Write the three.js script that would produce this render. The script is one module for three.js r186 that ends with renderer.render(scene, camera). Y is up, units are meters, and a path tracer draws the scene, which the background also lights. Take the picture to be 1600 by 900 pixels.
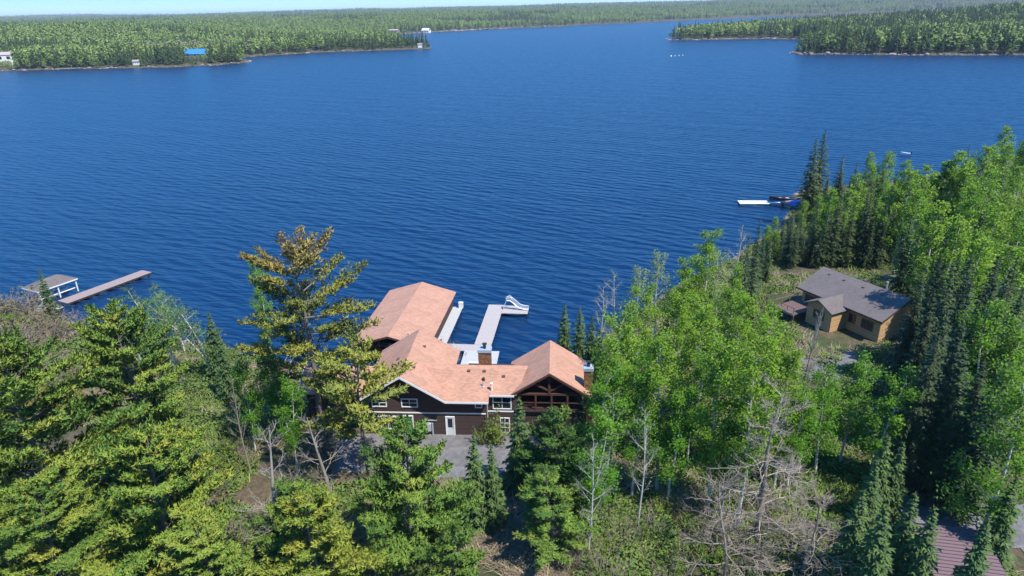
import * as THREE from 'three';
import { mergeGeometries } from 'three/addons/utils/BufferGeometryUtils.js';

// ---------- camera, sky, sun, exposure ----------
const scene = new THREE.Scene();
const camera = new THREE.PerspectiveCamera(45.74, 16 / 9, 0.5, 60000);
camera.rotation.order = 'YXZ';
camera.position.set(0, 41.5, 0);
camera.rotation.set(THREE.MathUtils.degToRad(-22.2), 0, THREE.MathUtils.degToRad(-1.2));
scene.add(camera);

const renderer = new THREE.WebGLRenderer({ antialias: true });
renderer.toneMapping = THREE.LinearToneMapping;
renderer.toneMappingExposure = 1.82;
renderer.shadowMap.enabled = true;

const SUN = new THREE.Vector3(0.40, 0.85, 0.36).normalize();
const sun = new THREE.DirectionalLight(new THREE.Color(1.0, 0.95, 0.86), 3.9);
sun.position.copy(SUN).multiplyScalar(400).add(new THREE.Vector3(0, 0, -90));
sun.target.position.set(0, 0, -90);
sun.castShadow = true;
sun.shadow.mapSize.set(4096, 4096);
Object.assign(sun.shadow.camera, { left: -260, right: 260, top: 260, bottom: -260, near: 10, far: 900 });
scene.add(sun, sun.target);

// clear spring sky: pale at the horizon, deep blue overhead
{
  const W = 512, H = 256, d = new Float32Array(W * H * 4);
  for (let j = 0; j < H; j++) {
    const el = ((j + 0.5) / H - 0.5) * Math.PI, s = Math.max(0, Math.sin(el));
    for (let i = 0; i < W; i++) {
      const a = Math.exp(-s / 0.03), b = Math.exp(-s / 0.28), k = (j * W + i) * 4;
      d[k] = 0.03 + 0.04 * b + 0.46 * a;
      d[k + 1] = 0.165 + 0.245 * b + 0.31 * a;
      d[k + 2] = 0.52 + 0.36 * b - 0.02 * a;
      d[k + 3] = 1;
    }
  }
  const t = new THREE.DataTexture(d, W, H, THREE.RGBAFormat, THREE.FloatType);
  t.mapping = THREE.EquirectangularReflectionMapping;
  t.magFilter = t.minFilter = THREE.LinearFilter;
  t.needsUpdate = true;
  scene.background = t;
  scene.environment = t;
}
scene.fog = new THREE.FogExp2(new THREE.Color(0.72, 0.86, 1.0), 0.00008);

// ---------- helpers ----------
const V = (x, y, z) => new THREE.Vector3(x, y, z);
const rng = (seed) => () => { seed |= 0; seed = seed + 0x6D2B79F5 | 0; let t = Math.imul(seed ^ seed >>> 15, 1 | seed); t = t + Math.imul(t ^ t >>> 7, 61 | t) ^ t; return ((t ^ t >>> 14) >>> 0) / 4294967296; };
const lerp = (a, b, t) => a + (b - a) * t, clamp = (v, a = 0, b = 1) => Math.min(b, Math.max(a, v));
const sstep = (a, b, v) => { const t = clamp((v - a) / (b - a)); return t * t * (3 - 2 * t); };
const hash2 = (x, y) => { let h = Math.imul(x | 0, 374761393) + Math.imul(y | 0, 668265263) | 0; h = Math.imul(h ^ h >>> 13, 1274126177); return ((h ^ h >>> 16) >>> 0) / 4294967296; };
function vnoise(x, y, per = 0) {
  const xi = Math.floor(x), yi = Math.floor(y), fx = x - xi, fy = y - yi, u = fx * fx * (3 - 2 * fx), v = fy * fy * (3 - 2 * fy);
  const w = (a) => per ? ((a % per) + per) % per : a;
  const a = hash2(w(xi), w(yi)), b = hash2(w(xi + 1), w(yi)), c = hash2(w(xi), w(yi + 1)), d = hash2(w(xi + 1), w(yi + 1));
  return lerp(lerp(a, b, u), lerp(c, d, u), v);
}
const fbm = (x, y, o = 4, per = 0) => { let s = 0, a = 0.5, f = 1; for (let i = 0; i < o; i++) { s += a * vnoise(x * f + i * 17, y * f + i * 31, per ? per * f : 0); a *= 0.5; f *= 2; } return s; };
const taken = new Map();
const numbered = (n) => { const k = taken.get(n) || 0; taken.set(n, k + 1); return k ? `${n}_${String(k).padStart(3, '0')}` : n; };
function tag(o, label, category, group, kind) {
  if (label) o.userData.label = label;
  if (category) o.userData.category = category;
  if (group) o.userData.group = group;
  if (kind) o.userData.kind = kind;
  return o;
}
function mesh(name, geo, mat, parent = scene) {
  const m = new THREE.Mesh(geo, mat);
  m.name = parent === scene ? numbered(name) : name;
  m.castShadow = m.receiveShadow = true;
  parent.add(m);
  return m;
}
function thing(name, label, category, pos = [0, 0, 0], turn = 0, group) {
  const g = new THREE.Group();
  g.name = numbered(name);
  g.position.set(...pos);
  g.rotation.y = turn;
  scene.add(g);
  return tag(g, label, category, group);
}
const R = THREE.MathUtils.degToRad;
const mat = (r, g, b, rough = 0.8, extra = {}) => new THREE.MeshStandardMaterial({ color: new THREE.Color().setRGB(r, g, b), roughness: rough, ...extra });
function dataTex(n, f, srgb = true) {
  const d = new Uint8Array(n * n * 4);
  for (let j = 0; j < n; j++) for (let i = 0; i < n; i++) {
    const c = f(i, j), k = (j * n + i) * 4;
    d[k] = clamp(c[0]) * 255; d[k + 1] = clamp(c[1]) * 255; d[k + 2] = clamp(c[2]) * 255; d[k + 3] = 255;
  }
  const t = new THREE.DataTexture(d, n, n, THREE.RGBAFormat, THREE.UnsignedByteType);
  t.wrapS = t.wrapT = THREE.RepeatWrapping;
  t.magFilter = THREE.LinearFilter; t.minFilter = THREE.LinearMipmapLinearFilter; t.generateMipmaps = true;
  if (srgb) t.colorSpace = THREE.SRGBColorSpace;
  t.needsUpdate = true;
  return t;
}
// collects triangles with normals and colours
class GB {
  constructor() { this.p = []; this.n = []; this.c = []; this.i = []; }
  get count() { return this.p.length / 3; }
  vert(x, y, z, nx, ny, nz, c) { this.p.push(x, y, z); this.n.push(nx, ny, nz); this.c.push(c[0], c[1], c[2]); return this.p.length / 3 - 1; }
  // a leaf-like triangle or diamond whose winding follows the given normal
  tri(a, b, c, n, col) {
    const ux = b[0] - a[0], uy = b[1] - a[1], uz = b[2] - a[2], vx = c[0] - a[0], vy = c[1] - a[1], vz = c[2] - a[2];
    let fx = uy * vz - uz * vy, fy = uz * vx - ux * vz, fz = ux * vy - uy * vx;
    const l = Math.hypot(fx, fy, fz) || 1; fx /= l; fy /= l; fz /= l;
    let flip = false;
    if (fx * n[0] + fy * n[1] + fz * n[2] < 0) { flip = true; fx = -fx; fy = -fy; fz = -fz; }
    let nx = n[0] * 0.75 + fx * 0.6, ny = n[1] * 0.75 + fy * 0.6, nz = n[2] * 0.75 + fz * 0.6;
    const m = Math.hypot(nx, ny, nz) || 1; nx /= m; ny /= m; nz /= m;
    const i0 = this.vert(...a, nx, ny, nz, col), i1 = this.vert(...b, nx, ny, nz, col), i2 = this.vert(...c, nx, ny, nz, col);
    if (flip) this.i.push(i0, i2, i1); else this.i.push(i0, i1, i2);
  }
  leaf(x, y, z, size, r, n, col) {
    // a diamond of random tilt
    let ax = r() - 0.5, ay = (r() - 0.5) * 0.8, az = r() - 0.5; let l = Math.hypot(ax, ay, az) || 1; ax /= l; ay /= l; az /= l;
    let bx = r() - 0.5, by = r() - 0.5, bz = r() - 0.5; const d = ax * bx + ay * by + az * bz; bx -= d * ax; by -= d * ay; bz -= d * az; l = Math.hypot(bx, by, bz) || 1; bx /= l; by /= l; bz /= l;
    const s = size, w = size * 0.55;
    const A = [x - ax * s, y - ay * s, z - az * s], B = [x + bx * w, y + by * w, z + bz * w], C = [x + ax * s, y + ay * s, z + az * s], D = [x - bx * w, y - by * w, z - bz * w];
    this.tri(A, B, C, n, col); this.tri(A, C, D, n, col);
  }
  tube(pts, rad, sides, col) {
    let prev = null;
    for (let k = 0; k < pts.length; k++) {
      const a = pts[Math.max(0, k - 1)], b = pts[Math.min(pts.length - 1, k + 1)];
      let tx = b[0] - a[0], ty = b[1] - a[1], tz = b[2] - a[2]; const tl = Math.hypot(tx, ty, tz) || 1; tx /= tl; ty /= tl; tz /= tl;
      let ux, uy, uz;
      if (Math.abs(ty) < 0.9) { ux = -tz; uy = 0; uz = tx; } else { ux = 0; uy = tz; uz = -ty; }
      const ul = Math.hypot(ux, uy, uz) || 1; ux /= ul; uy /= ul; uz /= ul;
      const wx = ty * uz - tz * uy, wy = tz * ux - tx * uz, wz = tx * uy - ty * ux;
      const ring = [], c = typeof col === 'function' ? col(k / (pts.length - 1)) : col;
      for (let s = 0; s < sides; s++) {
        const q = s / sides * Math.PI * 2, cs = Math.cos(q), sn = Math.sin(q), nx = ux * cs + wx * sn, ny = uy * cs + wy * sn, nz = uz * cs + wz * sn;
        ring.push(this.vert(pts[k][0] + nx * rad[k], pts[k][1] + ny * rad[k], pts[k][2] + nz * rad[k], nx, ny, nz, c));
      }
      if (prev) for (let s = 0; s < sides; s++) {
        const e = (s + 1) % sides;
        this.i.push(prev[s], ring[e], ring[s], prev[s], prev[e], ring[e]);
      }
      prev = ring;
    }
  }
  build() {
    const g = new THREE.BufferGeometry();
    g.setAttribute('position', new THREE.Float32BufferAttribute(this.p, 3));
    g.setAttribute('normal', new THREE.Float32BufferAttribute(this.n, 3));
    g.setAttribute('color', new THREE.Float32BufferAttribute(this.c, 3));
    g.setIndex(this.i);
    return g;
  }
}
// boxes and slabs with uv in metres
const box = (x0, x1, y0, y1, z0, z1) => {
  const g = new THREE.BoxGeometry(x1 - x0, y1 - y0, z1 - z0).toNonIndexed(); g.translate((x0 + x1) / 2, (y0 + y1) / 2, (z0 + z1) / 2);
  const p = g.attributes.position, n = g.attributes.normal, uv = g.attributes.uv;
  for (let i = 0; i < p.count; i++) {
    if (Math.abs(n.getX(i)) > 0.5) uv.setXY(i, p.getZ(i), p.getY(i)); else if (Math.abs(n.getY(i)) > 0.5) uv.setXY(i, p.getX(i), p.getZ(i)); else uv.setXY(i, p.getX(i), p.getY(i));
  }
  return g;
};
// a prism: the polygon pts (3-D, planar, counter-clockwise seen from outside) pushed back by -n * t
function slab(pts, t) {
  const P = pts.map((p) => V(...p)), n = new THREE.Vector3().crossVectors(P[1].clone().sub(P[0]), P[2].clone().sub(P[0])).normalize();
  const ex = P[1].clone().sub(P[0]).normalize(), ey = new THREE.Vector3().crossVectors(n, ex);
  const Q = P.map((p) => p.clone().addScaledVector(n, -t)), pos = [], nor = [], uv = [];
  const put = (a, b, c, m) => { for (const q of [a, b, c]) { pos.push(q.x, q.y, q.z); nor.push(m.x, m.y, m.z); uv.push(q.dot(ex), q.dot(ey)); } };
  for (let i = 1; i < P.length - 1; i++) { put(P[0], P[i], P[i + 1], n); put(Q[0], Q[i + 1], Q[i], n.clone().negate()); }
  for (let i = 0; i < P.length; i++) {
    const j = (i + 1) % P.length, m = new THREE.Vector3().crossVectors(P[j].clone().sub(P[i]), n).normalize();
    put(P[i], Q[i], Q[j], m); put(P[i], Q[j], P[j], m);
  }
  const g = new THREE.BufferGeometry();
  g.setAttribute('position', new THREE.Float32BufferAttribute(pos, 3)); g.setAttribute('normal', new THREE.Float32BufferAttribute(nor, 3)); g.setAttribute('uv', new THREE.Float32BufferAttribute(uv, 2));
  return g;
}
// a square bar from a to b
function bar(a, b, w, h = w) {
  const A = V(...a), B = V(...b), d = B.clone().sub(A), g = new THREE.BoxGeometry(w, h, d.length()).toNonIndexed();
  g.applyMatrix4(new THREE.Matrix4().lookAt(B, A, Math.abs(d.clone().normalize().y) > 0.98 ? V(0, 0, 1) : V(0, 1, 0)));
  g.translate((A.x + B.x) / 2, (A.y + B.y) / 2, (A.z + B.z) / 2);
  return g;
}
const cyl = (r0, r1, h, x, y, z, seg = 12) => { const g = new THREE.CylinderGeometry(r1, r0, h, seg).toNonIndexed(); g.translate(x, y + h / 2, z); return g; };
const merge = (...g) => mergeGeometries(g.flat());
// ---------- land and water ----------
const SHORES = [
  // the shore the houses stand on
  [[-400, -150], [-160, -112], [-110, -104], [-84, -99], [-72, -95], [-60, -90], [-42, -84], [-30, -78], [-20, -73], [-8, -72], [0, -72.5], [7, -76], [13, -84], [22, -95], [33, -107], [42, -116], [52, -128], [60, -140], [64, -152], [69, -158], [78, -162], [95, -167], [112, -174], [132, -185], [152, -199], [185, -217], [240, -240], [420, -300], [600, 300], [-600, 300]],
  // wooded point across the lake, and the long far shore behind it
  [[-1500, -480], [-800, -560], [-446, -631], [-380, -635], [-301, -635], [-261, -646], [-243, -684], [-271, -726], [-297, -753], [-277, -768], [-255, -793], [-214, -827], [-172, -837], [-129, -848], [-88, -860], [-95, -892], [-140, -960], [-200, -1100], [-240, -1300], [-215, -1440], [-150, -1530], [-60, -1640], [13, -1733], [150, -1790], [180, -1900], [300, -1960], [488, -2157], [900, -2500], [2500, -2900], [9000, -3500], [14000, -15000], [-14000, -15000], [-9000, -480]],
  // rocky headlands opposite
  [[1600, -380], [900, -470], [600, -525], [410, -566], [330, -590], [285, -618], [254, -628], [258, -650], [290, -700], [350, -800], [372, -860], [361, -893], [338, -935], [290, -940], [250, -938], [211, -944], [206, -955], [230, -1000], [330, -1150], [520, -1400], [900, -1700], [2000, -1900], [5000, -1900], [5000, -380]],
];
function polyDist(x, z, poly) {
  let ins = false, best = 1e18;
  for (let i = 0, n = poly.length; i < n; i++) {
    const [ax, az] = poly[i], [bx, bz] = poly[(i + 1) % n], ex = bx - ax, ez = bz - az;
    const t = clamp(((x - ax) * ex + (z - az) * ez) / (ex * ex + ez * ez)), dx = x - ax - ex * t, dz = z - az - ez * t;
    best = Math.min(best, dx * dx + dz * dz);
    if ((az > z) !== (bz > z) && x < (bx - ax) * (z - az) / (bz - az) + ax) ins = !ins;
  }
  return ins ? Math.sqrt(best) : -Math.sqrt(best);
}
function inland(x, z) {   // metres from the nearest shore, positive on land
  const w = z < -350 ? 6 : 1.6;
  const jx = x + (fbm(x / 14, z / 14, 3) - 0.45) * 3 * w * 0.6, jz = z + (fbm(x / 14 + 40, z / 14, 3) - 0.45) * 3 * w * 0.6;
  let d = -1e9, which = 0;
  SHORES.forEach((s, k) => { const v = polyDist(jx, jz, s); if (v > d) { d = v; which = k; } });
  return [d, which];
}
const PADS = [[-4, -57, 12, 8, 3.5], [44.5, -79.5, 7, 7, 4.0]];
function ground(x, z) {
  const [d, k] = inland(x, z);
  if (d <= 0) return Math.max(-4, d * 0.22) - 0.05;
  let h;
  if (k === 0) h = 3.3 * (1 - Math.exp(-d / 9)) + 0.03 * Math.min(d, 70) + (fbm(x / 9, z / 9, 3) - 0.45) * 0.7 * sstep(1, 10, d);
  else {
    const far = sstep(1500, 7000, -z);
    h = 2.2 * (1 - Math.exp(-d / 5)) + (k === 1 ? 17 : 18) * sstep(0, 520, d) + (fbm(x / 260, z / 260, 3) - 0.42) * 22 * sstep(40, 420, d) + far * ((fbm(x / 2600 + 9, z / 2600, 3)) * 95 - 4);
  }
  if (k === 0) for (const [px, pz, rx, rz, y] of PADS) {
    const e = Math.max(Math.abs(x - px) / rx, Math.abs(z - pz) / rz);
    h = lerp(y - 0.03, h, sstep(1, 1.5, e));
  }
  return h;
}
const forestTex = dataTex(1024, (i, j) => {
  const a = fbm(i / 128, j / 128, 5, 8), b = fbm(i / 16 + 50, j / 16, 3, 64), g = hash2(i, j), leaf = vnoise(i / 3, j / 3);
  const t = clamp(0.5 + (a - 0.47) * 3.2), k = 0.62 + 0.5 * b + 0.3 * (g - 0.5) + 0.3 * (leaf - 0.5);
  return [lerp(0.40, 0.27, t) * k, lerp(0.345, 0.31, t) * k, lerp(0.265, 0.15, t) * k];
});
forestTex.repeat.set(1 / 14, 1 / 14);
const soil = new THREE.MeshStandardMaterial({ map: forestTex, roughness: 0.95 });
{
  const NA = 240, NR = 340, r0 = 12, r1 = 15000, pos = [], uv = [], idx = [];
  for (let j = 0; j <= NR; j++) {
    const t = j / NR, r = r0 * Math.pow(r1 / r0, Math.pow(t, 1.15));
    for (let i = 0; i <= NA; i++) {
      const a = lerp(-1.35, 1.35, i / NA), x = Math.sin(a) * r, z = -Math.cos(a) * r, y = ground(x, z);
      pos.push(x, y, z); uv.push(x, z);
    }
  }
  for (let j = 0; j < NR; j++) for (let i = 0; i < NA; i++) { const a = j * (NA + 1) + i, b = a + 1, c = a + NA + 1, d = c + 1; idx.push(a, b, c, b, d, c); }
  const g = new THREE.BufferGeometry();
  g.setAttribute('position', new THREE.Float32BufferAttribute(pos, 3)); g.setAttribute('uv', new THREE.Float32BufferAttribute(uv, 2));
  g.setIndex(idx); g.computeVertexNormals();
  tag(mesh('terrain', g, soil), 'brown forest floor of the lake shores and hills', null, null, 'structure');
}
// wind ripples: a periodic sum of waves running mostly with the wind
function waves(n, tile, count, lo, hi, seed, dir, spread, gust) {
  const r = rng(seed), W = [];
  while (W.length < count) {
    const l = lo * Math.pow(hi / lo, r()), a = dir + (r() + r() + r() - 1.5) * spread, kx = Math.round(Math.cos(a) * tile / l), ky = Math.round(Math.sin(a) * tile / l);
    if (kx || ky) W.push([kx, ky, r() * 7, Math.pow(tile / Math.hypot(kx, ky), 1.05)]);
  }
  const h = new Float32Array(n * n), N = n, sinT = new Float32Array(4096); for (let i = 0; i < 4096; i++) sinT[i] = Math.sin(i / 4096 * Math.PI * 2);
  for (const [kx, ky, ph, am] of W) { const p0 = ph / (2 * Math.PI) * 4096; for (let j = 0; j < N; j++) { const b = ky * j / N * 4096 + p0; for (let i = 0; i < N; i++) h[j * N + i] += am * sinT[(kx * i / N * 4096 + b) & 4095]; } }
  let s = 0; for (let i = 0; i < h.length; i++) s += h[i] * h[i]; s = Math.sqrt(s / h.length);
  for (let j = 0; j < N; j++) for (let i = 0; i < N; i++) { const q = h[j * N + i] / s; h[j * N + i] = (q > 0 ? q : q * 0.8) * (gust ? 0.55 + 0.9 * fbm(i / N * gust, j / N * gust * 2, 3, 0) : 1); }
  return h;
}
function makeWater() {
  const n = 1024, hA = waves(n, 46, 80, 0.6, 4.2, 5, 0.98, 0.62, 0), hB = waves(n, 233, 60, 2.6, 26, 9, 1.05, 0.8, 0);
  const A = dataTex(n, (i, j) => { const v = 0.5 + hA[j * n + i] * 0.15; return [v, v, v]; }, false);
  const s = 233 / n, B = dataTex(n, (i, j) => {
    const a = hB[j * n + (i + 1) % n] - hB[j * n + (i + n - 1) % n], b = hB[((j + 1) % n) * n + i] - hB[((j + n - 1) % n) * n + i];
    let nx = -a * 0.075 / (2 * s), ny = -b * 0.075 / (2 * s); const l = Math.hypot(nx, ny, 1); return [0.5 + nx / l / 2, 0.5 + ny / l / 2, 0.5 + 0.5 / l];
  }, false);
  A.repeat.set(1 / 46, 1 / 46); A.rotation = 0.13; B.repeat.set(1 / 233, 1 / 233); B.rotation = -0.09;
  const m = new THREE.MeshPhysicalMaterial({ color: new THREE.Color().setRGB(0.002, 0.022, 0.075), roughness: 0.28, ior: 1.333, bumpMap: A, bumpScale: 0.6, normalMap: B });
  const g = new THREE.BufferGeometry(), S = 16000;
  g.setAttribute('position', new THREE.Float32BufferAttribute([-S, 0, 200, S, 0, 200, S, 0, -S, -S, 0, -S], 3)); g.setAttribute('normal', new THREE.Float32BufferAttribute([0, 1, 0, 0, 1, 0, 0, 1, 0, 0, 1, 0], 3));
  g.setAttribute('uv', new THREE.Float32BufferAttribute([-S, -200, S, -200, S, S, -S, S], 2)); g.setIndex([0, 1, 2, 0, 2, 3]);
  tag(mesh('lake_water', g, m), 'wind rippled deep blue lake', null, null, 'structure');
}
makeWater();
// where each tree stands: x, z and the height of its top above the lake, in metres
const SPOTS = {
  aspen: [[21.9,-71.5,17.8],[19.2,-69.5,15.6],[21.7,-61.5,17.6],[20.3,-54.5,17.6],[15.4,-58.0,16.5],[12.1,-58.0,17.2],[16.4,-53.5,17.5],[19.6,-47.5,19.0],[8.3,-49.0,18.6],[11.5,-46.0,18.0],[15.0,-43.5,19.0],[16.8,-41.5,19.0],[21.2,-46.0,17.3],[10.0,-52.0,14.4],[15.1,-49.5,14.7],[7.3,-47.5,15.1],[9.6,-45.5,14.8],[25.0,-47.0,14.4],[28.3,-49.0,14.1],[29.0,-45.5,14.9],[22.2,-45.5,13.9],[5.7,-41.0,14.9],[12.2,-44.0,14.5],[16.2,-43.0,15.0]],
  pale_aspen: [[17.0,-74.0,15.3],[13.9,-69.0,15.3],[22.2,-67.5,17.4]],
  bare_aspen: [[11.4,-70.0,14.6],[9.4,-66.0,14.5],[29.4,-83.0,15.3],[7.5,-45.5,14.0],[9.5,-42.0,14.7],[5.2,-38.5,14.5]],
  far_aspen: [[99.3,-137.0,17.7],[70.0,-105.5,19.4],[77.1,-109.5,19.3],[61.7,-99.5,18.7],[69.3,-107.0,17.6],[77.5,-102.0,17.8],[60.8,-87.0,19.0],[50.5,-77.5,19.3],[57.7,-78.0,19.0],[61.6,-78.5,18.0],[49.1,-71.5,19.1],[53.8,-87.0,18.3],[50.1,-64.0,18.4],[47.1,-64.5,18.9],[56.9,-98.5,16.3],[66.0,-92.0,19.5],[95.8,-125.5,17.9],[70.4,-103.0,17.4],[58.6,-98.0,18.3],[74.9,-134.0,14.0],[74.1,-139.0,12.8],[72.6,-123.0,14.5],[45.2,-103.0,4.5],[42.1,-103.5,8.0],[66.1,-122.5,13.6],[104.5,-138.5,14.2],[53.3,-104.0,14.1],[92.6,-140.5,10.7],[79.9,-99.6,15.1],[73.4,-91.0,16.0],[70.9,-104.7,16.6],[65.7,-76.8,16.0],[63.2,-74.3,15.1],[107.4,-157.1,8.2],[67.3,-98.7,14.9],[68.8,-112.8,12.3],[70.9,-101.6,12.4],[68.7,-92.2,12.4],[80.3,-118.0,13.6],[86.6,-127.0,13.6],[109.9,-142.1,13.2],[105.7,-136.3,15.4],[78.0,-129.3,10.7],[52.2,-71.9,17.0],[95.4,-134.1,14.8],[57.2,-82.5,14.4],[73.6,-121.2,13.1],[128.5,-162.6,9.0],[73.0,-87.9,12.8],[70.6,-93.8,15.7],[58.5,-104.7,12.7],[98.3,-134.5,14.2],[79.0,-115.6,14.4],[68.0,-107.6,15.5],[62.5,-76.6,13.8],[89.9,-121.4,12.7],[76.1,-120.1,12.9],[82.3,-124.7,12.5],[124.3,-153.4,13.3],[96.1,-126.5,16.2],[75.6,-97.6,13.7],[62.8,-95.7,12.6],[96.4,-130.9,15.3],[66.8,-82.3,17.3],[65.6,-124.5,10.0],[46.6,-115.4,6.7],[56.9,-109.3,15.4],[64.6,-114.7,12.8],[50.6,-104.4,14.3],[53.4,-119.8,8.3],[41.2,-104.5,8.5],[66.3,-120.6,12.2],[70.2,-126.6,12.1],[50.4,-108.1,12.2]],
  right_birch: [[38.6,-49.0,18.4],[40.1,-48.5,17.0],[32.6,-37.5,18.4]],
  birch: [[-43.4,-75.0,12.0],[-42.1,-78.0,11.5],[-35.0,-69.5,13.0],[-40.3,-72.0,12.9],[-41.9,-68.5,13.6]],
  left_aspen: [[-30.4,-76.5,14.1],[-24.1,-59.5,13.1],[-24.2,-53.5,12.6],[-19.2,-50.0,12.9],[-21.8,-55.5,12.4]],
  spruce: [[64.8,-141.0,17.5],[58.5,-130.5,17.8],[64.4,-131.0,14.5],[63.2,-123.0,14.7],[57.3,-109.5,15.6],[66.1,-119.0,15.7],[60.5,-105.0,16.7],[63.5,-108.0,16.8],[59.3,-98.5,17.0],[63.3,-101.0,16.3],[55.0,-102.0,15.5],[49.4,-99.5,14.3],[48.1,-99.5,12.6],[51.6,-99.0,13.4],[47.0,-101.0,10.9],[43.9,-100.0,10.8],[45.6,-101.0,8.7],[55.6,-97.5,13.7],[57.6,-98.5,11.4],[54.1,-97.5,11.5],[52.0,-99.5,10.2],[50.3,-101.5,8.4],[50.5,-82.5,16.7],[51.3,-81.5,15.7],[57.6,-90.0,15.2],[89.4,-132.5,15.5],[76.1,-115.5,16.7],[70.0,-99.5,16.6],[33.5,-88.0,14.8],[31.0,-84.5,14.2],[41.3,-103.0,7.5],[26.7,-70.0,16.5],[43.4,-102.5,5.8],[44.7,-101.5,4.9],[46.7,-99.5,6.5],[53.4,-98.0,8.5],[56.0,-98.0,7.8],[51.5,-99.5,7.7],[43.8,-103.0,7.2],[46.3,-100.5,7.8],[91.9,-116.6,14.8],[119.4,-158.4,11.3],[55.4,-68.6,13.0],[55.5,-100.5,14.1],[53.7,-65.6,15.4],[120.4,-155.9,13.6],[69.0,-85.8,12.7],[49.9,-102.1,11.4],[46.1,-108.5,9.3],[92.0,-130.3,13.6],[69.5,-88.2,15.7],[67.5,-129.9,8.1],[58.1,-101.9,12.9],[68.9,-83.5,16.6],[67.1,-110.7,14.1],[62.2,-131.1,9.7],[55.7,-72.5,13.8],[59.7,-89.4,12.7],[114.3,-150.2,11.9],[66.2,-78.9,15.5],[72.4,-124.4,10.4],[87.9,-119.4,13.2],[70.9,-137.5,7.8],[75.4,-89.4,14.9],[65.3,-91.1,17.0],[49.9,-100.0,15.8],[65.7,-117.9,12.2],[57.5,-87.3,15.8],[100.9,-125.5,12.7],[102.0,-128.7,13.0],[117.0,-153.4,12.2],[54.2,-106.5,12.4],[73.3,-104.9,17.0],[45.7,-102.7,10.8],[51.8,-106.4,11.2],[51.9,-102.1,12.0],[51.4,-111.5,9.6],[38.5,-98.7,8.7],[60.9,-105.8,16.3],[68.1,-116.6,12.0],[75.1,-128.0,9.0],[67.8,-126.9,11.0],[38.1,-95.2,9.9],[77.7,-133.9,9.4],[56.0,-121.1,8.9],[58.0,-115.5,12.4],[48.6,-104.3,12.3],[53.8,-98.9,14.6],[80.9,-136.2,9.0],[43.9,-111.3,6.6],[43.5,-101.4,12.1],[69.4,-120.4,11.1],[70.2,-123.9,9.8],[49.0,-113.7,7.4],[64.9,-108.6,12.0],[60.3,-127.0,11.5],[71.5,-145.1,7.5],[68.9,-135.5,9.2],[54.6,-113.1,11.6],[58.4,-122.9,11.3],[71.7,-120.2,12.8],[62.6,-109.7,12.0],[62.5,-119.4,12.6],[44.6,-106.8,9.5],[49.9,-115.7,7.5],[69.6,-142.7,7.7],[34.7,-97.0,7.6],[64.5,-130.3,11.1],[57.0,-117.9,11.8],[60.4,-101.8,12.0],[61.4,-115.9,14.6],[59.4,-109.9,15.6],[61.8,-121.4,12.4],[41.7,-107.3,7.1],[62.2,-124.8,10.6],[61.8,-113.7,14.6],[68.4,-122.7,10.9],[43.2,-105.2,9.1]],
  dark_spruce: [[43.6,-65.0,17.6],[41.6,-60.0,18.7],[44.8,-64.0,18.5],[41.5,-57.0,18.5],[40.5,-62.5,17.2],[38.0,-56.5,17.5],[34.7,-49.5,18.9],[32.9,-45.0,19.9],[38.3,-51.0,18.7],[39.4,-51.5,19.6],[42.8,-54.5,19.5],[32.9,-44.0,18.3],[31.0,-44.5,19.1],[33.3,-42.5,18.0],[46.3,-58.5,19.7],[44.5,-58.5,19.8],[42.4,-52.0,19.3],[33.7,-41.0,18.8],[48.1,-71.5,17.3],[44.9,-62.5,18.7]],
  young_spruce: [[32.4,-36.0,12.9],[26.7,-41.0,12.8],[27.9,-41.0,12.2],[24.7,-38.5,12.4],[25.3,-33.0,13.2],[25.0,-34.5,13.0],[22.0,-35.0,12.9],[-3.1,-42.5,12.5],[-1.8,-42.5,11.6],[6.2,-74.0,9.0],[7.6,-70.0,10.4],[8.6,-67.0,10.7],[9.2,-65.0,10.2],[15.7,-53.0,11.4],[-33.8,-69.5,11.0],[-30.6,-64.0,11.6],[-67.3,-91.5,8.6],[0.4,-47.5,12.5],[22.3,-33.0,13.3],[27.5,-31.5,13.5]],
};
// ---------- trees ----------
const bark = new THREE.MeshStandardMaterial({ vertexColors: true, roughness: 0.9 });
const leafMat = (r, g, b, tr = 0.35) => new THREE.MeshPhysicalMaterial({ color: new THREE.Color().setRGB(r, g, b), vertexColors: true, roughness: 0.95, transmission: tr, thickness: 0, specularIntensity: 0.25, side: THREE.DoubleSide });
const needleMat = (r, g, b) => new THREE.MeshStandardMaterial({ color: new THREE.Color().setRGB(r, g, b), vertexColors: true, roughness: 0.85, side: THREE.DoubleSide });
const mixc = (a, b, t) => [lerp(a[0], b[0], t), lerp(a[1], b[1], t), lerp(a[2], b[2], t)];
const mulc = (a, k) => [a[0] * k, a[1] * k, a[2] * k];

// a path that starts at p, runs along angle az and rises by elev, curving by bend
function path(p, az, elev, len, bend, n, r, wob = 0.06) {
  const pts = [p.slice()]; let q = p.slice(), e = elev, a = az;
  for (let k = 0; k < n; k++) {
    const d = len / n; q = [q[0] + Math.cos(a) * Math.cos(e) * d, q[1] + Math.sin(e) * d, q[2] + Math.sin(a) * Math.cos(e) * d];
    pts.push(q); e += bend / n + (r() - 0.5) * wob * 2; a += (r() - 0.5) * wob * 3;
  }
  return pts;
}
const taper = (n, a, b) => Array.from({ length: n }, (_, k) => lerp(a, b, k / (n - 1)));
const along = (pts, t) => { const f = clamp(t) * (pts.length - 1), i = Math.min(pts.length - 2, Math.floor(f)), u = f - i, a = pts[i], b = pts[i + 1]; return [lerp(a[0], b[0], u), lerp(a[1], b[1], u), lerp(a[2], b[2], u)]; };

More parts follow.
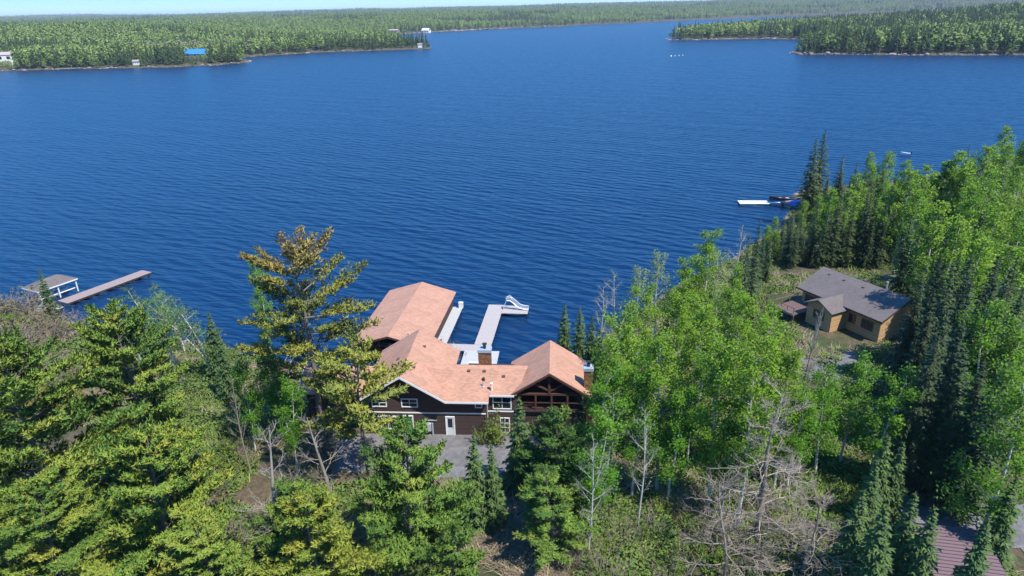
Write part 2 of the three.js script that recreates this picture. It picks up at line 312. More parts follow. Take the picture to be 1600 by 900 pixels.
// a burst of needles
function tuft(g, p, dir, size, r, col, count) {
  for (let k = 0; k < count; k++) {
    let dx = dir[0] + (r() - 0.5) * 1.9, dy = dir[1] + (r() - 0.5) * 1.7, dz = dir[2] + (r() - 0.5) * 1.9; const l = Math.hypot(dx, dy, dz) || 1; dx /= l; dy /= l; dz /= l;
    const s = size * (0.7 + 0.6 * r()), w = size * 0.2, q = r() * 6.28;
    let ux = dy * Math.cos(q) - dz * Math.sin(q), uy = dz * Math.sin(q + 1) - dx * Math.cos(q), uz = dx * Math.sin(q) - dy * Math.sin(q + 1); const ul = Math.hypot(ux, uy, uz) || 1; ux *= w / ul; uy *= w / ul; uz *= w / ul;
    const b = [p[0] - dx * s * 0.15, p[1] - dy * s * 0.15, p[2] - dz * s * 0.15];
    g.tri([b[0] - ux, b[1] - uy, b[2] - uz], [b[0] + ux, b[1] + uy, b[2] + uz], [p[0] + dx * s, p[1] + dy * s, p[2] + dz * s], [dir[0] * 0.6 + dx * 0.5, dir[1] * 0.6 + dy * 0.5 + 0.25, dir[2] * 0.6 + dz * 0.5], col);
  }
}
// white pine: long level limbs that carry plumes of needle tufts
function makePine(seed, o = {}) {
  const { H = 17, start = 0.22, spread = 4.6, sparse = 0, greens = [[0.055, 0.13, 0.02], [0.13, 0.215, 0.026]], gold = [0.215, 0.24, 0.035], goldShare = 0.2, brownTop = 0, gap = 0.5, tufts = 1, flat = 0 } = o;
  const r = rng(seed), w = new GB(), f = new GB(), barkC = [0.16, 0.135, 0.115], n = 10;
  const lean = r() * 6.28, tr = []; for (let k = 0; k <= n; k++) { const t = k / n; tr.push([Math.cos(lean) * 0.5 * t * t * r() + 0.15 * Math.sin(t * 5 + seed), H * t - 0.4 * (k === 0), Math.sin(lean) * 0.5 * t * t + 0.12 * Math.cos(t * 4 + seed)]); }
  w.tube(tr, taper(n + 1, H * 0.017, 0.03), 8, barkC);
  let az = r() * 6.28;
  for (let y = start; y < 1.0; y += gap / H * (0.6 + 0.8 * r())) {
    const u = (y - start) / (1 - start), prof = flat ? 0.42 + 0.5 * Math.sin(Math.PI * Math.min(1, 0.12 + u * 0.8)) - 0.3 * sstep(0.85, 1, u) : Math.pow(1 - u, 0.5) * (0.62 + 0.38 * sstep(0, 0.3, u)) + 0.07;
    const cnt = u > 0.9 ? 2 : 2 + (r() < 0.5 ? 1 : 0);
    for (let c = 0; c < cnt; c++) {
      az += 2.4 + (r() - 0.5) * 0.8;
      if (r() < sparse) continue;
      const L = spread * prof * (0.55 + 0.65 * r()), p0 = along(tr, y), elev = lerp(0.02, 0.75, u * u) + (r() - 0.5) * 0.25;
      const pts = path(p0, az, elev, L, 0.28, 6, r, 0.09);
      w.tube(pts, taper(7, 0.02 + 0.013 * L, 0.008), 4, barkC);
      const hue = r(), limbC = hue < goldShare ? mixc(greens[1], gold, r()) : mixc(greens[0], greens[1], r());
      const nb = Math.round((8 + L * 5.6) * tufts);
      for (let b = 0; b < nb; b++) {
        const s = 0.18 + 0.82 * Math.pow((b + r()) / nb, 0.8), p = along(pts, s), side = b % 2 ? 1 : -1, ba = az + side * (0.35 + 0.8 * r()) * (s > 0.95 ? 0.3 : 1), bl = (0.35 + 0.34 * L * (1.15 - s)) * (0.6 + 0.6 * r());
        const bp = path(p, ba, 0.12 + 0.35 * r(), bl, 0.3, 3, r, 0.1);
        if (b % 2) w.tube(bp, taper(4, 0.012, 0.005), 3, barkC);
        const nt = 2 + Math.round(bl * 4.4), dx = Math.cos(ba), dz = Math.sin(ba);
        for (let k = 0; k < nt; k++) {
          const q = along(bp, (k + 0.6) / nt);
          let c0 = mixc(limbC, greens[r() < 0.5 ? 0 : 1], 0.45 * r()); if (k === nt - 1 && r() < goldShare * 1.3) c0 = mixc(c0, gold, 0.6);
          if (brownTop && y > 1 - brownTop * (0.5 + r())) c0 = mixc(c0, [0.30, 0.225, 0.09], 0.4 + 0.4 * r());
          tuft(f, [q[0] + (r() - 0.5) * 0.22, q[1] + (r() - 0.3) * 0.42, q[2] + (r() - 0.5) * 0.22], [dx * 0.45, 0.75, dz * 0.45], 0.3, r, mulc(c0, 0.75 + 0.5 * r()), 5);
        }
      }
    }
  }
  // dead stubs below the crown
  for (let k = 0; k < 9; k++) { const p = along(tr, 0.06 + r() * (start + 0.1)); w.tube(path(p, r() * 6.28, 0.1 + r() * 0.3, 0.6 + r() * 1.8, -0.2, 4, r, 0.2), taper(5, 0.03, 0.006), 3, [0.3, 0.28, 0.26]); }
  return { H, trunk: w.build(), crown: f.build() };
}
// spruce or fir: a spire of drooping fronds
function makeSpruce(seed, o = {}) {
  const { H = 13, R0 = 1.75, step = 0.33, ragged = 0.3, start = 0.08, dark = [0.022, 0.048, 0.016], light = [0.052, 0.085, 0.02], fr = 7, bare = 0 } = o;
  const r = rng(seed), w = new GB(), f = new GB(), barkC = [0.12, 0.1, 0.085];
  w.tube([[0, -0.4, 0], [0.05, H * 0.35, 0.03], [0.02, H * 0.7, -0.04], [0, H, 0]], [H * 0.0125, H * 0.009, H * 0.005, 0.012], 7, barkC);
  for (let y = start * H; y < H - 0.15; y += step * (0.75 + 0.5 * r())) {
    const u = y / H, rad = R0 * Math.pow(1 - u, 0.92) * (0.7 + 0.3 * sstep(start, start + 0.18, u)) + 0.05, m = Math.max(4, Math.round(3 + rad * 2.6));
    const a0 = r() * 6.28;
    for (let k = 0; k < m; k++) {
      if (r() < bare * (1 - u)) { continue; }
      const az = a0 + k / m * 6.28 + (r() - 0.5) * 0.5, L = rad * (1 - ragged + 2 * ragged * r()), yy = y + (r() - 0.5) * step, dr = lerp(-0.35, 0.5, u * u) + (r() - 0.5) * 0.2;
      const ca = Math.cos(az), sa = Math.sin(az), base = mixc(dark, light, r()), px = -sa, pz = ca;
      const steps = Math.max(2, Math.round(L * fr * 0.55));
      if (L > 0.9) w.tube([[0, yy, 0], [ca * L * 0.8, yy + L * 0.8 * Math.sin(dr), sa * L * 0.8]], [0.018, 0.006], 3, barkC);
      for (let s = 0; s < steps; s++) {
        const t = (s + 0.5 + (r() - 0.5) * 0.6) / steps, d = L * t, cx = ca * d, cy = yy + d * Math.sin(dr) - 0.12 * L * t * t, cz = sa * d, wd = (Math.min(0.16, L * 0.4) + 0.3 * L * (1 - t)) * (0.6 + 0.7 * r());
        const fw = Math.min(0.22, L * 0.4), col = mulc(mixc(base, light, t * 0.25 * r()), 0.7 + 0.6 * r()), nn = [ca * 0.7, 0.65, sa * 0.7];
        for (const sd of [-1, 1]) {
          const tip = [cx + px * sd * wd + ca * fw, cy - fw * (0.4 + 0.6 * r()), cz + pz * sd * wd + sa * fw];
          f.tri([cx - ca * 0.13, cy + 0.03, cz - sa * 0.13], [cx + ca * 0.15, cy, cz + sa * 0.15], tip, nn, col);
        }
        f.tri([cx - px * 0.08, cy, cz - pz * 0.08], [cx + px * 0.08, cy, cz + pz * 0.08], [cx + ca * fw * 1.4, cy + fw * 0.5 * (r() - 0.3), cz + sa * fw * 1.4], nn, mulc(col, 1.1));
      }
    }
  }
  tuft(f, [0, H - 0.25, 0], [0, 2, 0], 0.3, r, light, 6);
  return { H, trunk: w.build(), crown: f.build() };
}
// aspen or birch: pale stem, rising branches, many small leaves
function makeAspen(seed, o = {}) {
  const { H = 13, start = 0.28, spread = 3.2, leaves = 7600, size = 0.08, cols = [[0.085, 0.20, 0.012], [0.16, 0.29, 0.02], [0.24, 0.34, 0.045]], pale = [0.52, 0.5, 0.44], stems = 1, rise = 0.75, twigs = 4, thick = 0.011, seedLean = 0.9 } = o;
  const r = rng(seed), w = new GB(), f = new GB(), ends = [];
  for (let st = 0; st < stems; st++) {
    const h = H * (st ? 0.75 + 0.22 * r() : 1), la = r() * 6.28, lean = (stems > 1 ? 1.6 + r() * 1.4 : seedLean * r()), n = 9, tr = [];
    for (let k = 0; k <= n; k++) { const t = k / n; tr.push([Math.cos(la) * lean * t * t + 0.12 * Math.sin(t * 6 + seed + st), h * t - 0.3 * (k === 0), Math.sin(la) * lean * t * t + 0.12 * Math.cos(t * 5 + seed)]); }
    w.tube(tr, taper(n + 1, h * thick, 0.018), 7, (t) => mulc(pale, 0.8 + 0.3 * vnoise(t * 30, seed)));
    const nb = Math.round(h * 1.7);
    for (let b = 0; b < nb; b++) {
      const t = start + (1 - start) * (b + r()) / nb, u = (t - start) / (1 - start), L = spread * (0.45 + 0.55 * Math.sin(Math.PI * (0.22 + 0.7 * u))) * (0.5 + 0.6 * r()) * (1 - 0.45 * u), az = b * 2.4 + r();
      const pts = path(along(tr, t), az, rise * (0.7 + 0.5 * r()), L, 0.25, 5, r, 0.14);
      w.tube(pts, taper(6, 0.012 + 0.011 * L, 0.006), 4, mulc(pale, 0.8 + 0.2 * r()));
      ends.push([pts, 0.35, L]);
      for (let k = 0; k < twigs; k++) {
        const s = 0.25 + 0.7 * r(), tp = path(along(pts, s), az + (r() - 0.5) * 2.4, 0.3 + r() * 0.8, L * (0.25 + 0.3 * r()), 0.2, 3, r, 0.2);
        w.tube(tp, taper(4, 0.011, 0.004), 3, mulc(pale, 0.7));
        ends.push([tp, 0.1, L * 0.4]);
      }
    }
    ends.push([tr.slice(-3), 0.2, 1]);
  }
  const tot = ends.reduce((a, e) => a + e[2] + 0.3, 0);
  for (const [pts, s0, L] of ends) {
    const cnt = Math.round(leaves * (L + 0.3) / tot), cc = mixc(cols[0], cols[1], r());
    for (let k = 0; k < cnt; k++) {
      const p = along(pts, s0 + (1 - s0) * r()), sp = 0.42 + 0.2 * L, x = p[0] + (r() + r() - 1) * sp, y = p[1] + (r() + r() - 1) * sp, z = p[2] + (r() + r() - 1) * sp;
      let nx = x * 0.4, ny = 0.55 + (y - H * 0.6) * 0.12, nz = z * 0.4; const l = Math.hypot(nx, ny, nz); nx /= l; ny /= l; nz /= l;
      const col = mulc(r() < 0.25 ? mixc(cc, cols[2], r()) : mixc(cc, cols[1], r() * 0.6), 0.75 + 0.5 * r());
      f.leaf(x, y, z, size * (0.7 + 0.7 * r()), r, [nx, ny, nz], col);
    }
  }
  return { H, trunk: w.build(), crown: f.count ? f.build() : null };
}
// leafless or dead tree: limbs that fork into fine twigs
function makeDead(seed, o = {}) {
  const { H = 12, limbs = 26, start = 0.2, spread = 3.4, elev = 0.25, bend = 0.1, col = [0.36, 0.33, 0.3], col2 = [0.22, 0.17, 0.14], twig = 5, trunkR = 0.02, fork = 2, wob = 0.22, droop = 0 } = o;
  const r = rng(seed), w = new GB(), tw = new GB(), n = 10, tr = [], la = r() * 6.28;
  for (let k = 0; k <= n; k++) { const t = k / n; tr.push([Math.cos(la) * 0.8 * t * t + 0.2 * Math.sin(t * 5 + seed), H * t - 0.4 * (k === 0), Math.sin(la) * 0.8 * t * t + 0.2 * Math.cos(t * 4)]); }
  w.tube(tr, taper(n + 1, H * trunkR, 0.03), 8, (t) => mixc(col2, col, vnoise(t * 9, seed)));
  const grow = (p, az, el, L, rad, depth) => {
    const pts = path(p, az, el, L, bend - droop * r(), 6, r, wob), c = mixc(col2, col, 0.3 + 0.9 * r());
    (depth ? tw : w).tube(pts, taper(7, rad, rad * 0.25 + 0.002), depth > 1 ? 3 : 5, c);
    if (depth >= fork) return;
    const m = depth ? twig : Math.round(twig * (1.2 + r()));
    for (let k = 0; k < m; k++) grow(along(pts, 0.25 + 0.72 * (k + r()) / m), az + (r() < 0.5 ? -1 : 1) * (0.4 + 0.9 * r()), el + (r() - 0.45) * 0.9, L * (0.25 + 0.3 * r()), rad * 0.5, depth + 1);
  };
  for (let k = 0; k < limbs; k++) { const t = start + (0.98 - start) * (k + r()) / limbs; grow(along(tr, t), k * 2.4 + r(), elev * (0.5 + r()) + 0.7 * t * t, spread * (1.05 - 0.7 * t) * (0.5 + 0.7 * r()), 0.012 + 0.011 * spread * (1 - t * 0.7), 0); }
  return { H, trunk: w.build(), twigs: tw.count ? tw.build() : null };
}
// shrub: a fan of stems with leaves or bare twigs
function makeShrub(seed, o = {}) {
  const { H = 2, stems = 16, leaves = 480, size = 0.085, cols = [[0.1, 0.17, 0.02], [0.17, 0.24, 0.03]], bk = [0.24, 0.19, 0.15], spread = 1 } = o;
  const r = rng(seed), w = new GB(), f = new GB(), P = [];
  for (let k = 0; k < stems; k++) {
    const az = r() * 6.28, pts = path([(r() - 0.5) * 0.5 * spread, -0.1, (r() - 0.5) * 0.5 * spread], az, 0.8 + 0.6 * r(), H * (0.6 + 0.5 * r()) * Math.sqrt(spread), -0.2, 5, r, 0.16);
    w.tube(pts, taper(6, 0.018, 0.004), 3, mulc(bk, 0.7 + 0.6 * r())); P.push(pts);
    for (let j = 0; j < 5; j++) { const tp = path(along(pts, 0.3 + 0.65 * r()), az + (r() - 0.5) * 3, 0.3 + r(), H * (0.2 + 0.2 * r()), 0, 3, r, 0.2); w.tube(tp, taper(4, 0.008, 0.003), 3, mulc(bk, 0.7 + 0.6 * r())); P.push(tp); }
  }
  for (let k = 0; k < leaves; k++) { const p = along(P[Math.floor(r() * P.length)], 0.2 + 0.8 * r()), x = p[0] + (r() - 0.5) * 0.3, y = p[1] + (r() - 0.5) * 0.3, z = p[2] + (r() - 0.5) * 0.3; f.leaf(x, y, z, size * (0.7 + 0.6 * r()), r, [x * 0.5, 0.8, z * 0.5], mulc(mixc(cols[0], cols[1], r()), 0.8 + 0.4 * r())); }
  return { H, trunk: w.build(), crown: leaves ? f.build() : null };
}
const trees = [];
function plant(v, name, label, group, x, z, topY, m, turn, wide = 1, category = 'tree') {
  const y = ground(x, z), h = topY - y, g = thing(name, label, category, [x, y, z], turn, group);
  g.scale.set(h / v.H * wide, h / v.H, h / v.H * wide);
  mesh(category === 'shrub' ? 'stems' : 'trunk', v.trunk, bark, g);
  if (v.twigs) mesh('twigs', v.twigs, bark, g);
  if (v.crown) mesh(category === 'shrub' ? 'foliage' : 'crown', v.crown, m, g);
  return g;
}
// ---------- buildings ----------
const shingle = (a, b, seed) => {   // rows of tabs that differ in tone
  const t = dataTex(512, (i, j) => {
    const row = Math.floor(j / 16), off = (row % 2) * 18 + (hash2(row, seed) * 12 | 0), tab = Math.floor(((i + off) % 512) / 36.57), k = hash2(row * 7 + seed, tab), g = hash2(i, j + seed), edge = j % 16 < 2 ? 0.86 : 1;
    const s = (0.86 + 0.24 * k + 0.12 * (g - 0.5) + 0.12 * (fbm(i / 128, j / 128, 3, 4) - 0.45)) * edge;
    return [lerp(a[0], b[0], k) * s, lerp(a[1], b[1], k) * s, lerp(a[2], b[2], k) * s];
  });
  t.repeat.set(1 / 4.4, 1 / 4.4); return t;
};
const roofM = new THREE.MeshStandardMaterial({ map: shingle([0.74, 0.565, 0.47], [0.665, 0.495, 0.415], 3), roughness: 0.92 });
const greyRoofM = new THREE.MeshStandardMaterial({ map: shingle([0.45, 0.42, 0.41], [0.39, 0.36, 0.355], 8), roughness: 0.92 });
const sidingT = dataTex(256, (i, j) => { const y = j % 64, s = (y < 5 ? 0.72 : 1) * (0.9 + 0.2 * hash2(Math.floor(j / 64), 3) + 0.14 * (fbm(i / 32, j / 4, 3, 8) - 0.45) + 0.1 * (hash2(i, j) - 0.5)); return [s, s, s]; });
const sidingB = dataTex(256, (i, j) => { const v = (j % 64) / 64 < 0.08 ? 0 : 1 - (j % 64) / 64 * 0.5; return [v, v, v]; }, false);
sidingT.repeat.set(1, 1 / 0.8); sidingB.repeat.set(1, 1 / 0.8);
const brownWall = new THREE.MeshStandardMaterial({ color: new THREE.Color().setRGB(0.062, 0.037, 0.034), map: sidingT, bumpMap: sidingB, bumpScale: 0.015, roughness: 0.8 });
const tanWall = new THREE.MeshStandardMaterial({ color: new THREE.Color().setRGB(0.5, 0.31, 0.15), map: sidingT, bumpMap: sidingB, bumpScale: 0.012, roughness: 0.85 });
const whitePaint = mat(0.78, 0.77, 0.76, 0.6), timber = mat(0.085, 0.035, 0.025, 0.7), darkWood = mat(0.05, 0.03, 0.025, 0.8), steel = mat(0.55, 0.57, 0.6, 0.4, { metalness: 0.6 }), blackMetal = mat(0.02, 0.02, 0.022, 0.5), galvan = mat(0.42, 0.48, 0.55, 0.5, { metalness: 0.3 });
const glass = new THREE.MeshPhysicalMaterial({ color: new THREE.Color().setRGB(0.012, 0.018, 0.03), roughness: 0.06, specularIntensity: 1 });
const greenDoor = mat(0.03, 0.17, 0.06, 0.5), paleDoor = mat(0.62, 0.68, 0.66, 0.5), greyBox = mat(0.42, 0.44, 0.47, 0.5);
const brickT = dataTex(256, (i, j) => { const row = Math.floor(j / 16), x = (i + (row % 2) * 20) % 256, b = Math.floor(x / 42.7), m = j % 16 < 2 || x % 42.7 < 2, k = hash2(row, b), s = 0.75 + 0.5 * k; return m ? [0.42, 0.39, 0.35] : [0.46 * s, 0.31 * s, 0.2 * s]; });
brickT.repeat.set(1 / 1.3, 1 / 1.3);
const brickM = new THREE.MeshStandardMaterial({ map: brickT, roughness: 0.9 });
const plankT = dataTex(256, (i, j) => { const s = 0.84 + 0.2 * fbm(i / 4, j / 64, 3, 64) + 0.1 * (hash2(i, j) - 0.5); return [s, s, s]; });
const plankM = (r, g, b) => new THREE.MeshStandardMaterial({ color: new THREE.Color().setRGB(r, g, b), map: plankT, roughness: 0.85 });

// a window: frame (with mullions) and its panes; faces +z at depth z
function windowPart(parent, x0, x1, y0, y1, z, cols, rows, fw = 0.09, m = whitePaint) {
  const g = [box(x0, x1, y1 - fw, y1, z, z + 0.07), box(x0, x1, y0, y0 + fw, z, z + 0.07), box(x0, x0 + fw, y0 + fw, y1 - fw, z, z + 0.07), box(x1 - fw, x1, y0 + fw, y1 - fw, z, z + 0.07)];
  const iw = (x1 - x0 - 2 * fw) / cols, ih = (y1 - y0 - 2 * fw) / rows, b = 0.025;
  for (let c = 1; c < cols; c++) g.push(box(x0 + fw + iw * c - b, x0 + fw + iw * c + b, y0 + fw, y1 - fw, z, z + 0.06));
  for (let r = 1; r < rows; r++) for (let c = 0; c < cols; c++) g.push(box(x0 + fw + iw * c + (c ? b : 0), x0 + fw + iw * (c + 1) - (c < cols - 1 ? b : 0), y0 + fw + ih * r - b, y0 + fw + ih * r + b, z, z + 0.05));
  const w = mesh('window', merge(g), m, parent);
  for (let r = 0; r < rows; r++) for (let c = 0; c < cols; c++) mesh('pane', box(x0 + fw + iw * c + (c ? b : 0), x0 + fw + iw * (c + 1) - (c < cols - 1 ? b : 0), y0 + fw + ih * r + (r ? b : 0), y0 + fw + ih * (r + 1) - (r < rows - 1 ? b : 0), z + 0.004, z + 0.02), glass, w);
  return w;
}
function doorPart(parent, x0, x1, y1, z, m) {
  const f = 0.11, d = mesh('door', box(x0 + f, x1 - f, 0.02, y1 - f, z, z + 0.04), m, parent);
  mesh('door_frame', merge(box(x0, x0 + f, 0.02, y1 - f, z, z + 0.08), box(x1 - f, x1, 0.02, y1 - f, z, z + 0.08), box(x0, x1, y1 - f, y1, z, z + 0.08)), whitePaint, d);
  mesh('handle', box(x1 - f - 0.12, x1 - f - 0.06, 0.98, 1.04, z + 0.04, z + 0.1), steel, d);
  return d;
}
function chimneyPart(parent, x, z, y0, y1, w, d) {
  const c = mesh('chimney', box(x - w / 2, x + w / 2, y0, y1, z - d / 2, z + d / 2), brickM, parent);
  mesh('chimney_cap', merge(box(x - w / 2 - 0.07, x + w / 2 + 0.07, y1, y1 + 0.3, z - d / 2 - 0.07, z + d / 2 + 0.07)), galvan, c);
  mesh('flue', merge(cyl(0.15, 0.15, 0.42, x, y1 + 0.3, z), cyl(0.24, 0.24, 0.07, x, y1 + 0.76, z), cyl(0.05, 0.05, 0.06, x, y1 + 0.71, z)), blackMetal, c);
}
const roofVent = (parent, x, y, z, s = 0.3) => mesh('roof_vent', merge(box(x - s / 2, x + s / 2, y, y + 0.16, z - s / 2, z + s / 2)), mat(0.12, 0.07, 0.06, 0.7), parent);

// --- the lodge ---
{
  const g = thing('lodge_house', 'dark brown lodge with peach shingle roofs and timber porch above the lake', 'house', [-4, 3.5, -55.7], R(-4));
  const T = 0.16;
  // walls
  mesh('wall', slab([[-10.1, 0, 0], [-2.9, 0, 0], [-2.9, 4.25, 0], [-6.5, 6.35, 0], [-10.1, 4.2, 0]], 8.6), brownWall, g);
  mesh('wall', slab([[-2.899, 0, 0], [1.3, 0, 0], [1.3, 3.95, 0], [-2.899, 3.95, 0]], 6.0), brownWall, g);
  mesh('wall', box(-2.89, 1.29, 3.95, 4.4, -5.2, -0.35), brownWall, g);
  mesh('wall', box(1.3, 4.6, 0, 4.5, -6.1, -0.5), brownWall, g);
  mesh('wall', box(3.9, 10.8, 0, 2.45, -6.6, -0.65), brownWall, g);
  mesh('wall', box(3.95, 10.75, 2.45, 4.6, -6.5, -3.2), brownWall, g);
  mesh('wall', box(-16.6, -10.1, 0, 3.9, -6.0, -1.6), brownWall, g);
  // roofs: the big gable
  const aL = -10.7, aR = -2.3, aX = -6.5, aY = 6.95, aE = 4.35, zf = 0.95, zb = -9.1;
  mesh('roof', slab([[aX, aY, zf], [aR, aE, zf], [aR, aE, zb], [aX, aY, zb]], T), roofM, g);
  mesh('roof', slab([[aX, aY, zb], [aL, aE, zb], [aL, aE, zf], [aX, aY, zf]], T), roofM, g);
  // the long roof to its right, front and back slopes
  const bS = 0.53, bRy = 6.03, bRz = -3.0, yAt = (z) => bRy - bS * Math.abs(z - bRz);
  mesh('roof', slab([[-2.55, yAt(0.62), 0.62], [1.62, yAt(0.62), 0.62], [1.62, bRy, bRz], [-4.95, bRy, bRz]], T), roofM, g);
  mesh('roof', slab([[1.63, yAt(-0.08), -0.08], [4.2, yAt(-0.08), -0.08], [5.2, bRy, bRz], [1.63, bRy, bRz]], T), roofM, g);
  mesh('roof', slab([[5.2, bRy, bRz], [3.4, yAt(-6.5), -6.5], [-2.4, yAt(-6.5), -6.5], [-4.95, bRy, bRz]], T), roofM, g);
  // porch gable
  const dX = 7.3, dY = 6.85, dE = 4.3, dW = 4.0, dz0 = -0.15, dz1 = -6.95;
  mesh('roof', slab([[dX, dY, dz0], [dX + dW, dE, dz0], [dX + dW, dE, dz1], [dX, dY, dz1]], T), roofM, g);
  mesh('roof', slab([[dX, dY, dz1], [dX - dW, dE, dz1], [dX - dW, dE, dz0], [dX, dY, dz0]], T), roofM, g);
  // west wing
  mesh('roof', slab([[-17.2, 3.75, -0.9], [-10.0, 3.75, -0.9], [-9.3, 5.35, -3.8], [-17.2, 5.35, -3.8]], T), roofM, g);
  mesh('roof', slab([[-17.2, 5.35, -3.8], [-9.3, 5.35, -3.8], [-10.0, 3.75, -6.7], [-17.2, 3.75, -6.7]], T), roofM, g);
  // fascias and trim boards
  const fas = (a, b, h = 0.2) => bar(a, b, 0.05, h);
  mesh('fascia', merge(fas([-2.5, yAt(0.62) - 0.1, 0.66], [1.62, yAt(0.62) - 0.1, 0.66], 0.19)), whitePaint, g);
  mesh('fascia', merge(fas([1.66, yAt(-0.08) - 0.1, -0.04], [4.0, yAt(-0.08) - 0.1, -0.04], 0.19)), whitePaint, g);
  mesh('fascia', fas([aX, aY - 0.13, zf + 0.04], [aL, aE - 0.13, zf + 0.04], 0.2), whitePaint, g);
  mesh('fascia', fas([aX, aY - 0.17, zf + 0.04], [aR, aE - 0.17, zf + 0.04], 0.2), whitePaint, g);
  mesh('fascia', merge(fas([dX, dY - 0.15, dz0 + 0.04], [dX - dW, dE - 0.15, dz0 + 0.04], 0.2), fas([dX, dY - 0.15, dz0 + 0.045], [dX + dW, dE - 0.15, dz0 + 0.045], 0.2)), timber, g);
  mesh('gutter', merge(bar([-17.23, 3.65, -0.9], [-17.23, 5.25, -3.8], 0.05, 0.22), bar([-17.24, 3.65, -6.7], [-17.24, 5.25, -3.8], 0.05, 0.22)), whitePaint, g);
  mesh('trim_board', box(-10.1, 1.28, 2.38, 2.5, 0.003, 0.05), whitePaint, g);
  mesh('trim_board', box(1.3, 3.9, 2.38, 2.5, -0.497, -0.45), whitePaint, g);
  mesh('corner_board', box(1.15, 1.29, 0, 2.37, 0.003, 0.05), darkWood, g);
  mesh('downspout', merge(box(1.36, 1.44, 0.2, 4.3, -0.4, -0.3), box(1.36, 1.44, 0.1, 0.25, -0.3, -0.05)), greyBox, g);
  // windows and doors
  windowPart(g, -9.65, -8.2, 3.05, 3.95, 0.004, 2, 2);
  windowPart(g, -6.8, -5.2, 3.05, 4.0, 0.004, 2, 2);
  windowPart(g, 0.25, 0.95, 3.1, 4.1, 0.004, 1, 2);
  windowPart(g, 1.9, 3.7, 2.7, 4.15, -0.496, 2, 2);
  windowPart(g, 2.55, 3.5, 0.02, 1.75, -0.496, 2, 3);
  windowPart(g, -9.9, -7.35, 0.5, 2.05, 0.004, 3, 1, 0.14);
  doorPart(g, -6.75, -5.75, 2.15, 0.004, greenDoor);
  { const d = doorPart(g, -2.65, -1.75, 2.1, 0.004, paleDoor); mesh('door_pane', box(-2.42, -1.98, 0.9, 1.85, 0.046, 0.06), glass, d); }
  mesh('wall_lamp', merge(box(-6.33, -6.17, 2.2, 2.34, 0.05, 0.2), cyl(0.05, 0.09, 0.14, -6.25, 2.1, 0.2)), blackMetal, g);
  { const e = mesh('meter_cabinet', merge(box(-4.55, -4.05, 0.55, 1.35, 0.004, 0.3), box(-4.7, -4.5, 1.2, 1.7, 0.006, 0.18)), greyBox, g); mesh('meter_post', merge(box(-3.98, -3.86, 0, 1.35, 0.02, 0.16), box(-4.9, -3.5, 1.6, 1.68, 0.01, 0.1)), galvan, e); mesh('meter_dial', cyl(0.12, 0.12, 0.1, -4.3, 1.35, 0.16), steel, e); }
  // porch: floor, posts and truss
  mesh('porch_floor', box(3.95, 10.75, 2.46, 2.62, -3.2, -0.4), darkWood, g);
  mesh('porch_rail', merge(bar([4.4, 3.45, -0.5], [10.5, 3.45, -0.5], 0.06, 0.08), bar([4.4, 2.72, -0.5], [10.5, 2.72, -0.5], 0.05, 0.06)), timber, g);
  for (const x of [4.4, 6.0, 7.5, 9.0, 10.6]) mesh('porch_post', box(x - 0.09, x + 0.09, 2.62, 4.28, -0.62, -0.44), timber, g);
  mesh('truss_beam', bar([3.9, 4.38, -0.52], [10.75, 4.38, -0.52], 0.16, 0.2), timber, g);
  mesh('king_post', bar([7.3, 4.48, -0.52], [7.3, 6.45, -0.52], 0.2, 0.2), timber, g);
  mesh('truss_strut', bar([7.25, 4.75, -0.52], [5.6, 5.6, -0.52], 0.13, 0.15), timber, g);
  mesh('truss_strut', bar([7.35, 4.75, -0.52], [9.0, 5.6, -0.52], 0.13, 0.15), timber, g);
  mesh('truss_rafter', bar([7.3, 6.52, -0.5], [3.9, 4.4, -0.5], 0.15, 0.2), timber, g);
  mesh('truss_rafter', bar([7.3, 6.52, -0.505], [10.7, 4.4, -0.505], 0.15, 0.2), timber, g);
  chimneyPart(g, 0.85, -4.6, 3.5, 6.75, 1.25, 0.75);
  chimneyPart(g, 10.95, -1.55, 0, 6.55, 0.82, 0.82);
  // vents and pipes on the roofs
  const onA = (x) => aY - (aY - aE) / (aR - aX) * Math.abs(x - aX) + 0.0;
  for (const [x, z] of [[-5.7, -1.6], [-5.5, -6.2], [-7.4, -1.4], [-7.6, -3.6]]) roofVent(g, x, onA(x) - 0.06, z);
  for (const [x, z] of [[-0.5, -2.4], [1.0, -2.4], [2.9, -1.9]]) roofVent(g, x, yAt(z) - 0.06, z);
  mesh('vent_pipe', merge(cyl(0.05, 0.05, 0.6, 1.0, yAt(-0.9) - 0.05, -0.9), cyl(0.16, 0.12, 0.06, 1.0, yAt(-0.9) - 0.02, -0.9)), galvan, g);
  mesh('vent_pipe', cyl(0.13, 0.13, 0.3, 1.0, yAt(-1.5) - 0.05, -1.5), blackMetal, g);
  mesh('vent_pipe', merge(cyl(0.08, 0.08, 0.75, 1.85, yAt(-0.5) - 0.05, -0.5), cyl(0.13, 0.13, 0.1, 1.85, yAt(-0.5) + 0.7, -0.5)), whitePaint, g);
}
